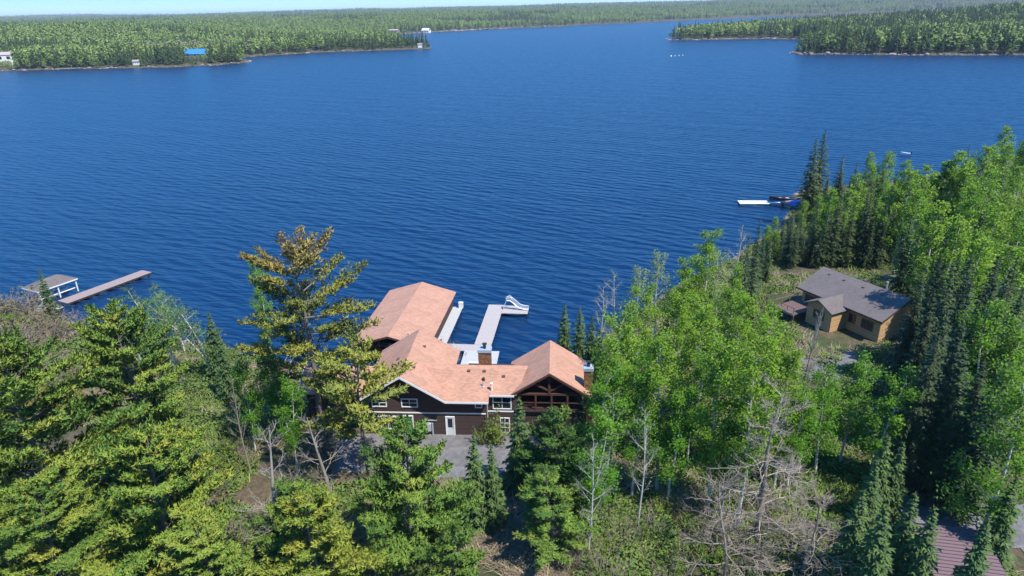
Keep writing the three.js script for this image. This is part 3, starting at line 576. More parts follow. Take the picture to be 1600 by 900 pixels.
// gravel yard in front of the lodge, and the gravel drive and turning place of the tan house
const gravelT = dataTex(256, (i, j) => { const s = 0.6 + 0.5 * hash2(i, j) + 0.3 * (fbm(i / 32, j / 32, 3, 8) - 0.45); return [0.5 * s, 0.49 * s, 0.5 * s]; });
gravelT.repeat.set(1 / 3, 1 / 3);
const gravelM = new THREE.MeshStandardMaterial({ map: gravelT, roughness: 0.95 });
const lawnT = dataTex(256, (i, j) => { const s = 0.6 + 0.45 * hash2(i, j) + 0.7 * (fbm(i / 24, j / 24, 3, 0) - 0.4), q = fbm(i / 60 + 9, j / 60, 3); return [lerp(0.36, 0.5, q) * s, lerp(0.47, 0.44, q) * s, 0.16 * s]; });
lawnT.repeat.set(1 / 6, 1 / 6);
const lawnM = new THREE.MeshStandardMaterial({ map: lawnT, roughness: 0.95 });
function patch(name, label, pts, m, lift) {   // a sheet that follows the ground
  const poly = pts, xs = pts.map((p) => p[0]), zs = pts.map((p) => p[1]), x0 = Math.min(...xs), x1 = Math.max(...xs), z0 = Math.min(...zs), z1 = Math.max(...zs), s = 0.5, pos = [], uv = [], idx = [], id = new Map();
  const nx = Math.ceil((x1 - x0) / s), nz = Math.ceil((z1 - z0) / s);
  const v = (i, j) => { const k = i * 4096 + j; if (!id.has(k)) { const x = x0 + i * s, z = z0 + j * s; id.set(k, pos.length / 3); pos.push(x, ground(x, z) + lift, z); uv.push(x, z); } return id.get(k); };
  for (let i = 0; i < nx; i++) for (let j = 0; j < nz; j++) if (polyDist(x0 + (i + 0.5) * s, z0 + (j + 0.5) * s, poly) + (vnoise(i * 0.7, j * 0.7) - 0.5) * 1.2 > 0) idx.push(v(i, j), v(i, j + 1), v(i + 1, j), v(i + 1, j), v(i, j + 1), v(i + 1, j + 1));
  const g = new THREE.BufferGeometry(); g.setAttribute('position', new THREE.Float32BufferAttribute(pos, 3)); g.setAttribute('uv', new THREE.Float32BufferAttribute(uv, 2)); g.setIndex(idx); g.computeVertexNormals();
  tag(mesh(name, g, m), label, null, null, 'structure');
}
patch('gravel_yard', 'grey gravel yard in front of the brown lodge', [[-17, -56.5], [-8, -56.8], [2, -56.6], [4, -51], [1, -48.5], [-9, -49.5], [-17, -51]], gravelM, 0.06);
patch('gravel_drive', 'grey gravel drive beside the metal roof', [[30, -47], [33, -46], [40, -42.5], [46, -40], [46, -36], [38, -38], [32, -38.5], [29.5, -42]], gravelM, 0.06);
patch('gravel_turning_place', 'grey gravel in front of the tan house', [[31, -69], [39, -70], [44, -66], [41, -62], [33, -63]], gravelM, 0.06);
patch('gravel_parking', 'pale gravel behind the tan house', [[47, -87], [58, -87], [60, -93], [49, -95]], gravelM, 0.06);
patch('lawn', 'mown grass clearing beside the gravel drive', [[33, -57], [38, -58], [42, -55.5], [41, -52.5], [35, -52]], lawnM, 0.08);
patch('dry_grass', 'dry grass clearing behind the dense pine', [[-54, -70], [-46, -70], [-41, -64], [-44, -60], [-53, -61]], new THREE.MeshStandardMaterial({ map: lawnT, color: new THREE.Color().setRGB(1.15, 0.75, 0.8), roughness: 0.95 }), 0.08);
patch('point_grass', 'dry grass bank at the tip of the wooded point', [[61, -142], [64, -150], [69, -155], [76, -158], [76, -150], [68, -143], [64, -139]], new THREE.MeshStandardMaterial({ map: lawnT, color: new THREE.Color().setRGB(1.25, 0.85, 0.85), roughness: 0.95 }), 0.08);

// --- lodge boathouse ---
{
  const g = thing('boathouse', 'open ended boathouse with broad peach shingle roof over the water', 'boathouse', [-14.4, 0, -84.5], R(-7));
  const T = 0.15, e = 3.0, a = 4.5, w = 5.05, z0 = 8.8, z1 = -9.4;
  mesh('roof', slab([[0, a, z0], [w, e, z0], [w, e, z1], [0, a, z1]], T), roofM, g);
  mesh('roof', slab([[0, a, z1], [-w, e, z1], [-w, e, z0], [0, a, z0]], T), roofM, g);
  mesh('fascia', merge(bar([0, a - 0.13, z0 + 0.03], [w, e - 0.13, z0 + 0.03], 0.05, 0.22), bar([0, a - 0.13, z0 + 0.035], [-w, e - 0.13, z0 + 0.035], 0.05, 0.22)), timber, g);
  mesh('wall', box(-4.6, -4.45, 0.1, 2.95, -8.8, 8.2), brownWall, g);
  mesh('wall', box(4.45, 4.6, 0.9, 2.95, -8.8, 5), brownWall, g);
  mesh('gable_wall', slab([[-4.44, 2.2, -8.7], [4.44, 2.2, -8.7], [4.44, 2.95, -8.7], [0, 4.2, -8.7], [-4.44, 2.95, -8.7]], 0.12), brownWall, g);
  for (const x of [-4.2, -1.4, 1.4, 4.2]) mesh('post', box(x - 0.1, x + 0.1, -0.8, 2.9 + 0.9 * (1 - Math.abs(x) / 4.4), 7.9, 8.1), timber, g);
  mesh('tie_beam', bar([-4.4, 2.8, 8.18], [4.4, 2.8, 8.18], 0.12, 0.2), timber, g);
  mesh('slip_floor', merge(box(-4.4, -3.2, 0.45, 0.6, -8.6, 8.2), box(3.2, 4.4, 0.45, 0.6, -8.6, 8.2)), plankM(0.4, 0.36, 0.33), g);
}
// --- docks: boards laid across, with stringers and cribs under them ---
function dock(name, label, pos, turn, runs, m, deckY = 0.62, group) {
  const g = thing(name, label, 'dock', pos, turn, group), boards = [], r = rng(pos[0] * 7 | 0);
  for (const [x0, x1, z0, z1, across] of runs) {
    if (across) for (let x = x0; x < x1 - 0.05; x += 0.2) boards.push(box(x, Math.min(x1, x + 0.185), deckY - 0.05, deckY + (r() - 0.5) * 0.012, z0 + r() * 0.02, z1 - r() * 0.02));
    else for (let z = z0; z < z1 - 0.05; z += 0.2) boards.push(box(x0 + r() * 0.02, x1 - r() * 0.02, deckY - 0.05, deckY + (r() - 0.5) * 0.012, z, Math.min(z1, z + 0.185)));
    for (const x of [x0 + 0.06, x1 - 0.16]) mesh('stringer', box(x, x + 0.1, deckY - 0.3, deckY - 0.055, z0 + 0.05, z1 - 0.05), darkWood, g);
    for (let z = z0 + 0.4; z < z1 - 0.3; z += 3) for (const x of [x0 + 0.17, x1 - 0.37]) mesh('pile', box(x, x + 0.2, -1.5, deckY - 0.06, z, z + 0.2), darkWood, g);
  }
  tag(mesh('decking', merge(boards), m, g), null, null, null, 'stuff');
  return g;
}
const paleBoards = plankM(0.47, 0.42, 0.40), whiteBoards = plankM(0.5, 0.5, 0.5), redBoards = plankM(0.36, 0.28, 0.255);
dock('dock', 'pale plank dock with an end platform carrying the white slide', [-4, 0, -80.6], R(-7), [[-1.15, 1.15, -13.2, 0], [1.16, 5.0, -13.0, -10.2, 1], [-6.4, 1.15, 0.02, 1.9, 1]], paleBoards);
dock('dock', 'whitish side dock along the boathouse wall', [-9.0, 0, -87.6], R(-7), [[-1.0, 1.0, -5.4, 6.6]], whiteBoards, 0.72);
dock('landing', 'grey landing behind the lodge chimney with white steps', [-4.2, 0, -77.3], R(-5), [[-2.2, 2.3, -1.3, 3.2, 1]], whiteBoards, 0.75);
{ const g = thing('steps', 'white stair flight leading down from the lodge to the landing', 'steps', [-4.3, 0.9, -74.2], R(-5)); for (let k = 0; k < 9; k++) mesh('step', box(-0.85, 0.85, 0.1 + k * 0.2, 0.16 + k * 0.2, -k * -0.3 - 0.3, k * 0.3), whitePaint, g); mesh('stringer', merge(bar([-0.9, 0, -0.4], [-0.9, 1.75, 2.6], 0.06, 0.25), bar([0.9, 0, -0.4], [0.9, 1.75, 2.6], 0.06, 0.25)), whitePaint, g); }
{ // the slide
  const g = thing('water_slide', 'white curved water slide with ladder on the dock platform', 'slide', [-0.2, 0.63, -91.9], R(-5));
  const cv = new THREE.CatmullRomCurve3([V(-0.5, 1.75, 0), V(0, 1.7, 0), V(0.6, 1.25, 0.02), V(1.2, 0.72, 0.05), V(1.9, 0.48, 0.1), V(2.6, 0.42, 0.15)]), sh = new THREE.Shape();
  sh.moveTo(-0.03, -0.28); sh.lineTo(-0.3, -0.34); sh.lineTo(-0.3, -0.28); sh.lineTo(0.0, -0.22); sh.lineTo(0.0, 0.22); sh.lineTo(-0.3, 0.28); sh.lineTo(-0.3, 0.34); sh.lineTo(-0.03, 0.28); sh.closePath();
  mesh('chute', new THREE.ExtrudeGeometry(sh, { steps: 30, extrudePath: cv }), mat(0.8, 0.82, 0.85, 0.35), g);
  mesh('ladder', merge(bar([-1.15, 0, -0.25], [-0.55, 1.8, -0.25], 0.06), bar([-1.15, 0, 0.25], [-0.55, 1.8, 0.25], 0.06), ...[0.2, 0.4, 0.6, 0.8].map((t) => bar([-1.15 + 0.6 * t, 1.8 * t, -0.25], [-1.15 + 0.6 * t, 1.8 * t, 0.25], 0.07, 0.04))), whitePaint, g);
  for (const s of [-1, 1]) {
    mesh('handrail', merge(bar([-0.75, 1.75, s * 0.3], [-0.2, 2.15, s * 0.3], 0.05), bar([-0.2, 2.15, s * 0.3], [0.3, 1.6, s * 0.3], 0.05)), whitePaint, g);
    mesh('leg', bar([0.9, 0, s * 0.22], [0.75, 1.1, s * 0.22], 0.05), whitePaint, g);
    mesh('leg', bar([2.1, 0, 0.06 + s * 0.24], [2.1, 0.46, 0.065 + s * 0.19], 0.05), whitePaint, g);
  }
}
{ const g = thing('dock_box', 'white storage box at the end of the side dock', 'box', [-7.6, 0.72, -92.6], R(-7)); mesh('chest', box(-0.3, 0.3, 0, 0.8, -0.25, 0.25), whitePaint, g); mesh('lid', box(-0.33, 0.33, 0.8, 0.87, -0.28, 0.28), whitePaint, g); }

// --- left neighbour's dock and shelter ---
dock('dock', 'long reddish plank dock running out past the boat shelter', [-69.7, 0, -98.6], R(-27), [[-1.25, 1.25, -14.2, 0.6]], redBoards, 0.7);
dock('dock', 'bleached plank landing at the shore end of the long dock', [-70.6, 0, -97.2], R(-27), [[-2.2, 2.2, 0, 4.2]], plankM(0.46, 0.43, 0.39), 0.66);
{
  const g = thing('boat_shelter', 'grey hip roofed boat shelter on white posts beside the long dock', 'boat shelter', [-74.3, 0, -102.6], R(-27));
  const e = 2.2, a = 3.2, w = 2.1, l = 3.2, T = 0.1;
  mesh('roof', slab([[-w, e, l], [w, e, l], [0, a, l - 1.9]], T), greyRoofM, g); mesh('roof', slab([[w, e, -l], [-w, e, -l], [0, a, -l + 1.9]], T), greyRoofM, g);
  mesh('roof', slab([[w, e, l], [w, e, -l], [0, a, -l + 1.9], [0, a, l - 1.9]], T), greyRoofM, g); mesh('roof', slab([[-w, e, -l], [-w, e, l], [0, a, l - 1.9], [0, a, -l + 1.9]], T), greyRoofM, g);
  mesh('fascia', merge(bar([w, e - 0.12, l], [w, e - 0.12, -l], 0.05, 0.18), bar([-w, e - 0.12, l], [-w, e - 0.12, -l], 0.05, 0.18), bar([-w, e - 0.12, l + 0.03], [w, e - 0.12, l + 0.03], 0.05, 0.18)), whitePaint, g);
  for (const x of [-1.85, 1.85]) for (const z of [-2.9, 0, 2.9]) mesh('post', box(x - 0.08, x + 0.08, -1.5, 2.15, z - 0.08, z + 0.08), whitePaint, g);
  mesh('lift_rail', merge(box(-1.5, -1.35, 0.5, 0.62, -2.8, 2.8), box(1.35, 1.5, 0.5, 0.62, -2.8, 2.8)), whitePaint, g);
}
{ const g = thing('motor_boat', 'white motor boat under the hip roofed shelter', 'boat', [-74.3, 0, -102.6], R(-27)); boat(g, 4.8, 0.9, mat(0.78, 0.78, 0.8, 0.35), mat(0.3, 0.3, 0.32, 0.6)); }
function boat(g, L, W, hullM, deckM) {
  const n = 14, pos = [], idx = [];
  for (let k = 0; k <= n; k++) { const t = k / n, z = L * (0.5 - t), b = W * Math.pow(Math.sin(Math.PI * Math.min(0.5, (1 - t) * 0.75 + 0.02)), 0.8), s = 0.55 + 0.25 * t * t; for (const [u, y] of [[-1, s], [-0.85, 0.0], [0, -0.15], [0.85, 0.0], [1, s], [0.8, s], [0.7, 0.22], [-0.7, 0.22], [-0.8, s]]) pos.push(u * b, y, z); }
  for (let k = 0; k < n; k++) for (let s = 0; s < 9; s++) { const a = k * 9 + s, b = k * 9 + (s + 1) % 9; idx.push(a, b, a + 9, b, b + 9, a + 9); }
  for (let s = 1; s < 8; s++) { idx.push(0, s + 1, s); idx.push(n * 9, n * 9 + s, n * 9 + s + 1); }
  const q = new THREE.BufferGeometry(); q.setAttribute('position', new THREE.Float32BufferAttribute(pos, 3)); q.setIndex(idx); const qq = q.toNonIndexed(); qq.computeVertexNormals();
  mesh('hull', qq, hullM, g); mesh('seat', merge(box(-W * 0.6, W * 0.6, 0.25, 0.45, L * 0.1, L * 0.22), box(-W * 0.5, W * 0.5, 0.25, 0.45, -L * 0.15, -L * 0.05)), deckM, g);
  mesh('outboard_motor', merge(box(-0.15, 0.15, 0.4, 1.0, L * 0.5, L * 0.5 + 0.3), box(-0.06, 0.06, -0.3, 0.4, L * 0.5 + 0.05, L * 0.5 + 0.2)), blackMetal, g);
}
// --- right neighbour: tan house ---
{
  const ang = Math.atan2(-9.9, 4.8);   // local x runs along the ridge towards the end wall
  const g = thing('tan_house', 'tan house with grey shingle roof and raised deck among the spruces', 'house', [44.3, 4.0, -79.3], Math.atan2(-0.9, 0.436));
  const lx = 6.3, hz = 4.6, e = 3.0, a = 5.0, T = 0.14, wz = 4.0;
  mesh('roof', slab([[-lx, e, hz], [lx, e, hz], [lx, a, 0], [-lx, a, 0]], T), greyRoofM, g);
  mesh('roof', slab([[lx, e, -hz], [-lx, e, -hz], [-lx, a, 0], [lx, a, 0]], T), greyRoofM, g);
  mesh('wall', slab([[5.8, -0.3, 3.95], [5.8, -0.3, -3.95], [5.8, 3.1, -3.95], [5.8, 4.75, 0], [5.8, 3.1, 3.95]], 11.5), tanWall, g);
  mesh('fascia', merge(bar([lx + 0.03, e - 0.1, hz], [lx + 0.03, a - 0.1, 0], 0.05, 0.2), bar([lx + 0.03, e - 0.1, -hz], [lx + 0.03, a - 0.1, 0], 0.05, 0.2)), darkWood, g);
  mesh('fascia', bar([-lx, e - 0.1, hz + 0.03], [lx, e - 0.1, hz + 0.03], 0.05, 0.18), darkWood, g);
  // the small gable that comes forward
  const gx = -0.6, gw = 2.2, gz = 7.2, ge = 2.65, ga = 3.75;
  mesh('roof', slab([[gx, ga, gz], [gx + gw, ge, gz], [gx + gw, ge, 3.9], [gx, ga, 2.2]], T), greyRoofM, g);
  mesh('roof', slab([[gx, ga, 2.2], [gx - gw, ge, 3.9], [gx - gw, ge, gz], [gx, ga, gz]], T), greyRoofM, g);
  mesh('wall', slab([[gx - 1.85, -0.3, 6.7], [gx + 1.85, -0.3, 6.7], [gx + 1.85, 2.75, 6.7], [gx, 3.55, 6.7], [gx - 1.85, 2.75, 6.7]], 2.74), tanWall, g);
  const darkFrame = mat(0.1, 0.08, 0.07, 0.6);
  windowPart(g, 3.3, 4.9, 1.0, 2.2, 3.955, 2, 1, 0.08, darkFrame);
  windowPart(g, 1.5, 2.5, 1.0, 2.2, 3.955, 1, 1, 0.08, darkFrame);
  windowPart(g, gx - 0.8, gx + 0.8, 1.1, 2.2, 6.704, 2, 1, 0.08, darkFrame);
  windowPart(g, -5.2, -3.4, 0.9, 2.3, 3.955, 2, 1, 0.08, darkFrame);
  mesh('chimney_pipe', merge(cyl(0.1, 0.1, 1.1, 2.2, 4.2, -1.2), cyl(0.16, 0.16, 0.15, 2.2, 5.35, -1.2)), steel, g);
  for (const x of [-4.5, -2.2, 0.6, 3.2]) roofVent(g, x, a - 0.4 * (2 / 4.6) * 2.2 - 0.1, 0.9, 0.3);
  for (const x of [-3.5, 0, 2.6, 4.8]) roofVent(g, x, a - 0.35, -0.7, 0.3);
  // raised deck
  mesh('deck_floor', box(-6.2, -2.9, 1.0, 1.14, 3.97, 8.4), mat(0.13, 0.08, 0.07, 0.8), g);
  mesh('deck_fascia', merge(box(-6.25, -2.85, 0.92, 1.2, 8.41, 8.48)), plankM(0.5, 0.36, 0.24), g);
  mesh('deck_rail', merge(bar([-6.2, 1.95, 4.1], [-6.2, 1.95, 8.35], 0.07), bar([-6.2, 1.95, 8.36], [-2.9, 1.95, 8.36], 0.07), ...[4.2, 5.6, 7, 8.3].map((z) => bar([-6.2, 1.15, z], [-6.2, 1.93, z], 0.07)), ...[-5, -4, -3].map((x) => bar([x, 1.15, 8.36], [x, 1.93, 8.36], 0.07))), mat(0.2, 0.12, 0.09, 0.8), g);
  for (const [x, z] of [[-6.05, 8.2], [-3.1, 8.2], [-6.05, 5.2]]) mesh('deck_post', box(x - 0.09, x + 0.09, -3, 1.0, z - 0.09, z + 0.09), timber, g);
}
// --- the point: raft, ramp, deck, tarp, boat ---
dock('floating_dock', 'white floating dock off the wooded point', [54.3, 0, -148.0], R(-6), [[-3.2, 3.2, -1.4, 1.4, 1]], plankM(0.85, 0.85, 0.87), 0.6);
dock('gangway', 'narrow white gangway between the floating dock and the deck', [59.2, 0, -147.0], R(-4), [[-1.7, 1.7, -0.45, 0.45, 1]], plankM(0.8, 0.8, 0.82), 0.66);
dock('deck', 'brown timber deck at the water below the point', [62.4, 0, -142.8], R(18), [[-1.6, 2.4, -4.2, 3.6, 1]], plankM(0.4, 0.27, 0.22), 1.05);
{ // tarp: a draped sheet with ridges
  const g = new THREE.PlaneGeometry(3.6, 2.6, 24, 18); g.rotateX(-Math.PI / 2); const p = g.attributes.position;
  for (let i = 0; i < p.count; i++) { const x = p.getX(i), z = p.getZ(i), e = Math.max(Math.abs(x) / 1.8, Math.abs(z) / 1.3); p.setY(i, 0.95 * (1 - Math.pow(e, 3)) + 0.25 * fbm(x * 2 + 5, z * 2, 3) + 0.02); }
  g.computeVertexNormals();
  const o = mesh('blue_tarp', g, mat(0.02, 0.13, 0.55, 0.45, { side: THREE.DoubleSide })); o.position.set(62.6, 1.02, -143.8); o.rotation.y = 0.4; tag(o, 'crumpled bright blue tarp over gear on the timber deck', 'tarp');
}
{ const g = thing('moored_boat', 'dark boat moored behind the timber deck', 'boat', [62.3, 0, -151.6], R(80)); boat(g, 6, 1.1, mat(0.03, 0.035, 0.05, 0.4), mat(0.3, 0.3, 0.32, 0.6)); }
{ const g = thing('moored_boat', 'small white boat off the far side of the point', 'boat', [115.5, 0, -198.2], R(60)); boat(g, 2.6, 0.6, mat(0.75, 0.75, 0.78, 0.4), mat(0.4, 0.4, 0.42, 0.6)); }
// --- purple brown metal roof by the drive ---
{
  const g = thing('metal_roof_shed', 'shed with ribbed purple brown metal roof beside the gravel drive', 'shed', [29.6, 4.3, -35.0], R(-12));
  mesh('wall', box(-2.0, 2.0, 0, 2.2, -2.6, 2.6), mat(0.2, 0.13, 0.1, 0.8), g);
  const rm = mat(0.17, 0.115, 0.125, 0.5);
  mesh('roof', slab([[-2.3, 2.35, 3], [2.3, 2.35, 3], [2.3, 3.0, -2.9], [-2.3, 3.0, -2.9]], 0.06), rm, g);
  for (let k = 0; k < 20; k++) { const z = 2.9 - k * 0.3, y = 2.37 + (3 - z) * (0.65 / 5.9); mesh('rib', bar([-2.3, y + 0.02, z], [2.3, y + 0.02, z], 0.07, 0.05), rm, g); }
}
// --- houses across the lake ---
function farHouse(name, label, x, z, turn, w, d, h, rise, wallM, rM, lift = 0) {
  const g = thing(name, label, 'house', [x, ground(x, z) + lift, z], turn), o = 0.5;
  mesh('wall', slab([[-w / 2, -3, d / 2], [w / 2, -3, d / 2], [w / 2, h, d / 2], [-w / 2, h, d / 2]], d), wallM, g);
  mesh('roof', slab([[-w / 2 - o, h, d / 2 + o], [w / 2 + o, h, d / 2 + o], [w / 2 + o, h + rise, 0], [-w / 2 - o, h + rise, 0]], 0.25), rM, g);
  mesh('roof', slab([[w / 2 + o, h, -d / 2 - o], [-w / 2 - o, h, -d / 2 - o], [-w / 2 - o, h + rise, 0], [w / 2 + o, h + rise, 0]], 0.25), rM, g);
  for (let k = 0; k < 3; k++) windowPart(g, -w / 2 + w * (k + 0.28) / 3, -w / 2 + w * (k + 0.75) / 3, h * 0.35, h * 0.8, d / 2 + 0.01, 1, 1, 0.12);
  mesh('chimney', box(w * 0.2, w * 0.2 + 1, h, h + rise + 1, -1.5, -0.5), brickM, g);
  return g;
}
const pick = (a, r) => a[Math.floor(r() * a.length)];
const rp = rng(77);
// --- pines in front of the lodge ---
const pineGreen = needleMat(1.08, 1.06, 1), pineOlive = needleMat(1.2, 1.08, 0.9), pineDeep = needleMat(0.8, 0.98, 0.95);
const PINE = {
  full: makePine(11, { H: 17, spread: 6.6, gap: 0.42, start: 0.16, goldShare: 0.34 }),
  full2: makePine(12, { H: 15, spread: 6.0, gap: 0.42, start: 0.16, goldShare: 0.26 }),
  yellow: makePine(14, { H: 12, spread: 4.6, gap: 0.42, start: 0.16, goldShare: 0.5, greens: [[0.09, 0.16, 0.02], [0.16, 0.235, 0.028]] }),
  green: makePine(15, { H: 12, spread: 5.0, gap: 0.42, start: 0.14, goldShare: 0.12 }),
  tall: makePine(16, { H: 13, spread: 4.8, gap: 0.42, start: 0.14, goldShare: 0.16, greens: [[0.035, 0.09, 0.018], [0.09, 0.16, 0.02]] }),
  open: makePine(17, { flat: 1, H: 19, spread: 6.2, gap: 0.56, start: 0.4, sparse: 0.1, goldShare: 0.5, brownTop: 0.13, tufts: 0.85, greens: [[0.1, 0.15, 0.04], [0.16, 0.205, 0.05]] }),
  open2: makePine(18, { flat: 1, H: 13, spread: 5.0, gap: 0.55, start: 0.35, sparse: 0.2, goldShare: 0.55, tufts: 0.8, greens: [[0.11, 0.165, 0.04], [0.17, 0.22, 0.045]] }),
};
const PINES = [
  [PINE.full, 'broad white pine with gold tipped boughs beside the birch clump', -30.9, -48.5, 20.0, pineGreen, 0.4, 0.88],
  [PINE.full2, 'dense green white pine at the edge of the dry clearing', -34.5, -41, 21.3, pineGreen, 1.7, 1],
  [PINE.full2, 'spreading white pine with a bleached dead branch in its crown', -23.3, -36, 17.2, pineOlive, 3.1, 1.05],
  [PINE.full, 'white pine with a dark hollow under its lowest boughs', -28.5, -33, 16.0, pineOlive, 4.4, 0.95],
  [PINE.yellow, 'yellow green pine beside the grey broken snag', -12.6, -33.5, 14.6, pineOlive, 0.9, 1.05],
  [PINE.green, 'rounded bright green pine below the gravel yard', -7.6, -38, 15.3, pineGreen, 2.2, 1],
  [PINE.tall, 'dark green pine growing in front of the timber porch', 3.2, -43.5, 13.2, pineDeep, 0.2, 1.0],
  [PINE.green, 'low green pine under the dark pine by the porch', 2.4, -38.5, 11.5, pineGreen, 4.0, 1.05],
  [PINE.open, 'tall open pine with a browned flat top beside the boathouse', -17.9, -54, 22.8, pineOlive, 1.1, 1],
  [PINE.open2, 'thin open pine standing against the west wing of the lodge', -12.9, -49, 16.4, pineOlive, 2.9, 1.05],
  [PINE.yellow, 'small golden pine beneath the spreading white pines', -19.0, -32.5, 13.0, pineGreen, 5.1, 1.05],
  [PINE.full2, 'wide pine at the foot of the dense green white pine', -33.5, -31.5, 14.5, pineGreen, 0.7, 1.0],
  [PINE.green, 'round pine beside the bright green pine and the young spruces', -4.2, -33, 11.8, pineGreen, 1.3, 1.0],
  [PINE.green, 'bushy pine between the golden pine and the bright green pine', -14.8, -38, 12.0, pineGreen, 5.5, 1.0],
];
for (const [v, label, x, z, top, m, turn, wide] of PINES) plant(v, 'pine_tree', label, 'white pines below the lodge', x, z, top, m, turn, wide);

// --- aspens and birches ---
const aspenBright = leafMat(1.12, 1.08, 1.1), aspenDeep = leafMat(0.92, 1.0, 0.95), aspenPale = leafMat(1.15, 1.05, 1.2), birchDim = leafMat(0.9, 0.95, 1.2, 0.3);
const ASPEN = [1, 2, 3].map((s) => makeAspen(20 + s, { H: 13, spread: 2.9 }));
const ASPEN_LOW = [1, 2].map((s) => makeAspen(30 + s, { H: 10, spread: 2.7, start: 0.2, leaves: 6000, cols: [[0.06, 0.17, 0.012], [0.12, 0.25, 0.018], [0.18, 0.3, 0.03]] }));
const ASPEN_PALE = makeAspen(41, { H: 13, spread: 2.6, leaves: 2600, cols: [[0.14, 0.24, 0.05], [0.2, 0.29, 0.07], [0.27, 0.33, 0.1]] });
const ASPEN_FAR = [1, 2].map((s) => makeAspen(50 + s, { H: 14, spread: 3.3, leaves: 2900, size: 0.14, start: 0.22 }));
const BIRCH = [1, 2].map((s) => makeAspen(60 + s, { H: 10.5, spread: 2.3, stems: 3, leaves: 3600, size: 0.075, cols: [[0.1, 0.2, 0.03], [0.14, 0.24, 0.05], [0.18, 0.26, 0.06]], pale: [0.6, 0.56, 0.5] }));
const BARE = [1, 2].map((s) => makeAspen(70 + s, { H: 11, spread: 2.4, leaves: 420, size: 0.06, twigs: 12, thick: 0.0085, pale: [0.46, 0.44, 0.40], cols: [[0.12, 0.18, 0.06], [0.18, 0.22, 0.1], [0.2, 0.24, 0.1]] }));
for (const [x, z, top] of SPOTS.aspen) { const low = top - ground(x, z) < 12; plant(low ? pick(ASPEN_LOW, rp) : pick(ASPEN, rp), 'aspen_tree', low ? 'low leafy green aspen in the grove between the two houses' : 'tall bright green aspen in the grove between the two houses', 'aspen grove', x, z, top, low ? aspenDeep : aspenBright, rp() * 6.28, 0.9 + rp() * 0.3); }
for (const [x, z, top] of SPOTS.pale_aspen) plant(ASPEN_PALE, 'aspen_tree', 'pale thinly leafed aspen with white limbs at the lake edge', 'pale aspens', x, z, top, aspenPale, rp() * 6.28);
SPOTS.bare_aspen.forEach(([x, z, top], i) => plant(BARE[i % 2], 'bare_birch', i < 3 ? 'leafless white birch rising above the lake edge' : 'leafless white birch among the brush below the aspen grove', i < 3 ? 'bare birches by the lake' : 'bare birches in the brush', x, z, top, birchDim, rp() * 6.28));
for (const [x, z, top] of SPOTS.far_aspen) { const br = rp() < 0.6, tall = top - ground(x, z) > 11.5; plant(pick(ASPEN_FAR, rp), 'aspen_tree', `${tall ? 'tall' : 'short'} ${br ? 'yellow green' : 'deep green'} aspen among the spruces near the wooded point`, `${tall ? 'tall' : 'short'} ${br ? 'bright' : 'deep'} aspens near the point`, x, z, top, br ? aspenBright : aspenDeep, rp() * 6.28, 0.9 + rp() * 0.35); }
for (const [x, z, top] of SPOTS.right_birch) plant(pick(ASPEN_LOW, rp), 'birch_tree', 'leafy birch leaning over the gravel drive', 'birches by the drive', x, z, top, aspenBright, rp() * 6.28);
for (const [x, z, top] of SPOTS.birch) plant(pick(BIRCH, rp), 'birch_tree', 'white stemmed birch with thin spring leaves near the long dock', 'birch clump', x, z, top, birchDim, rp() * 6.28, 1.15);
SPOTS.left_aspen.forEach(([x, z, top], i) => plant(i ? pick(ASPEN_LOW, rp) : ASPEN[1], 'aspen_tree', i ? 'short green aspen under the tall open pine' : 'slender emerald aspen beside the tall open pine', i ? 'aspens under the open pine' : undefined, x, z, top, aspenDeep, rp() * 6.28, i ? 0.9 : 0.8));

// --- spruces ---
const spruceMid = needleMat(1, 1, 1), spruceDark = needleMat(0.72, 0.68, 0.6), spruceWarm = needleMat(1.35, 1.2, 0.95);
const SPRUCE = [1, 2, 3].map((s) => makeSpruce(80 + s, { H: 12.5, R0: 1.75, ragged: 0.32 }));
const SPRUCE_BIG = [1, 2].map((s) => makeSpruce(90 + s, { H: 14, R0: 2.0, step: 0.3, bare: 0.15 }));
const SPRUCE_YOUNG = [1, 2].map((s) => makeSpruce(95 + s, { H: 8, R0: 1.35, step: 0.22, fr: 10, start: 0.03, dark: [0.035, 0.075, 0.02], light: [0.08, 0.13, 0.025] }));
SPOTS.spruce.forEach(([x, z, top], i) => {
  const warm = rp() < 0.5, tall = top - ground(x, z) > 10.5, tone = warm ? 'olive tinged' : 'dark green', size = tall ? 'tall' : 'short';
  plant(pick(i < 2 ? SPRUCE_BIG : SPRUCE, rp), 'spruce_tree', i < 2 ? 'broad spruce at the tip of the wooded point' : `${size} ${tone} spruce spire on the wooded point behind the tan house`, i < 2 ? 'spruces at the tip' : `${size} ${tone} spruces on the point`, x, z, top, warm ? spruceWarm : spruceMid, rp() * 6.28, i < 2 ? 1.35 : 0.9 + rp() * 0.35);
});
for (const [x, z, top] of SPOTS.dark_spruce) { const dk = rp() < 0.7; plant(pick(SPRUCE_BIG, rp), 'spruce_tree', dk ? 'large blackish spruce in the shady stand beside the tan house' : 'large green spruce in the shady stand beside the tan house', dk ? 'blackish spruce stand' : 'green spruces of the shady stand', x, z, top, dk ? spruceDark : spruceMid, rp() * 6.28, 0.95 + rp() * 0.3); }
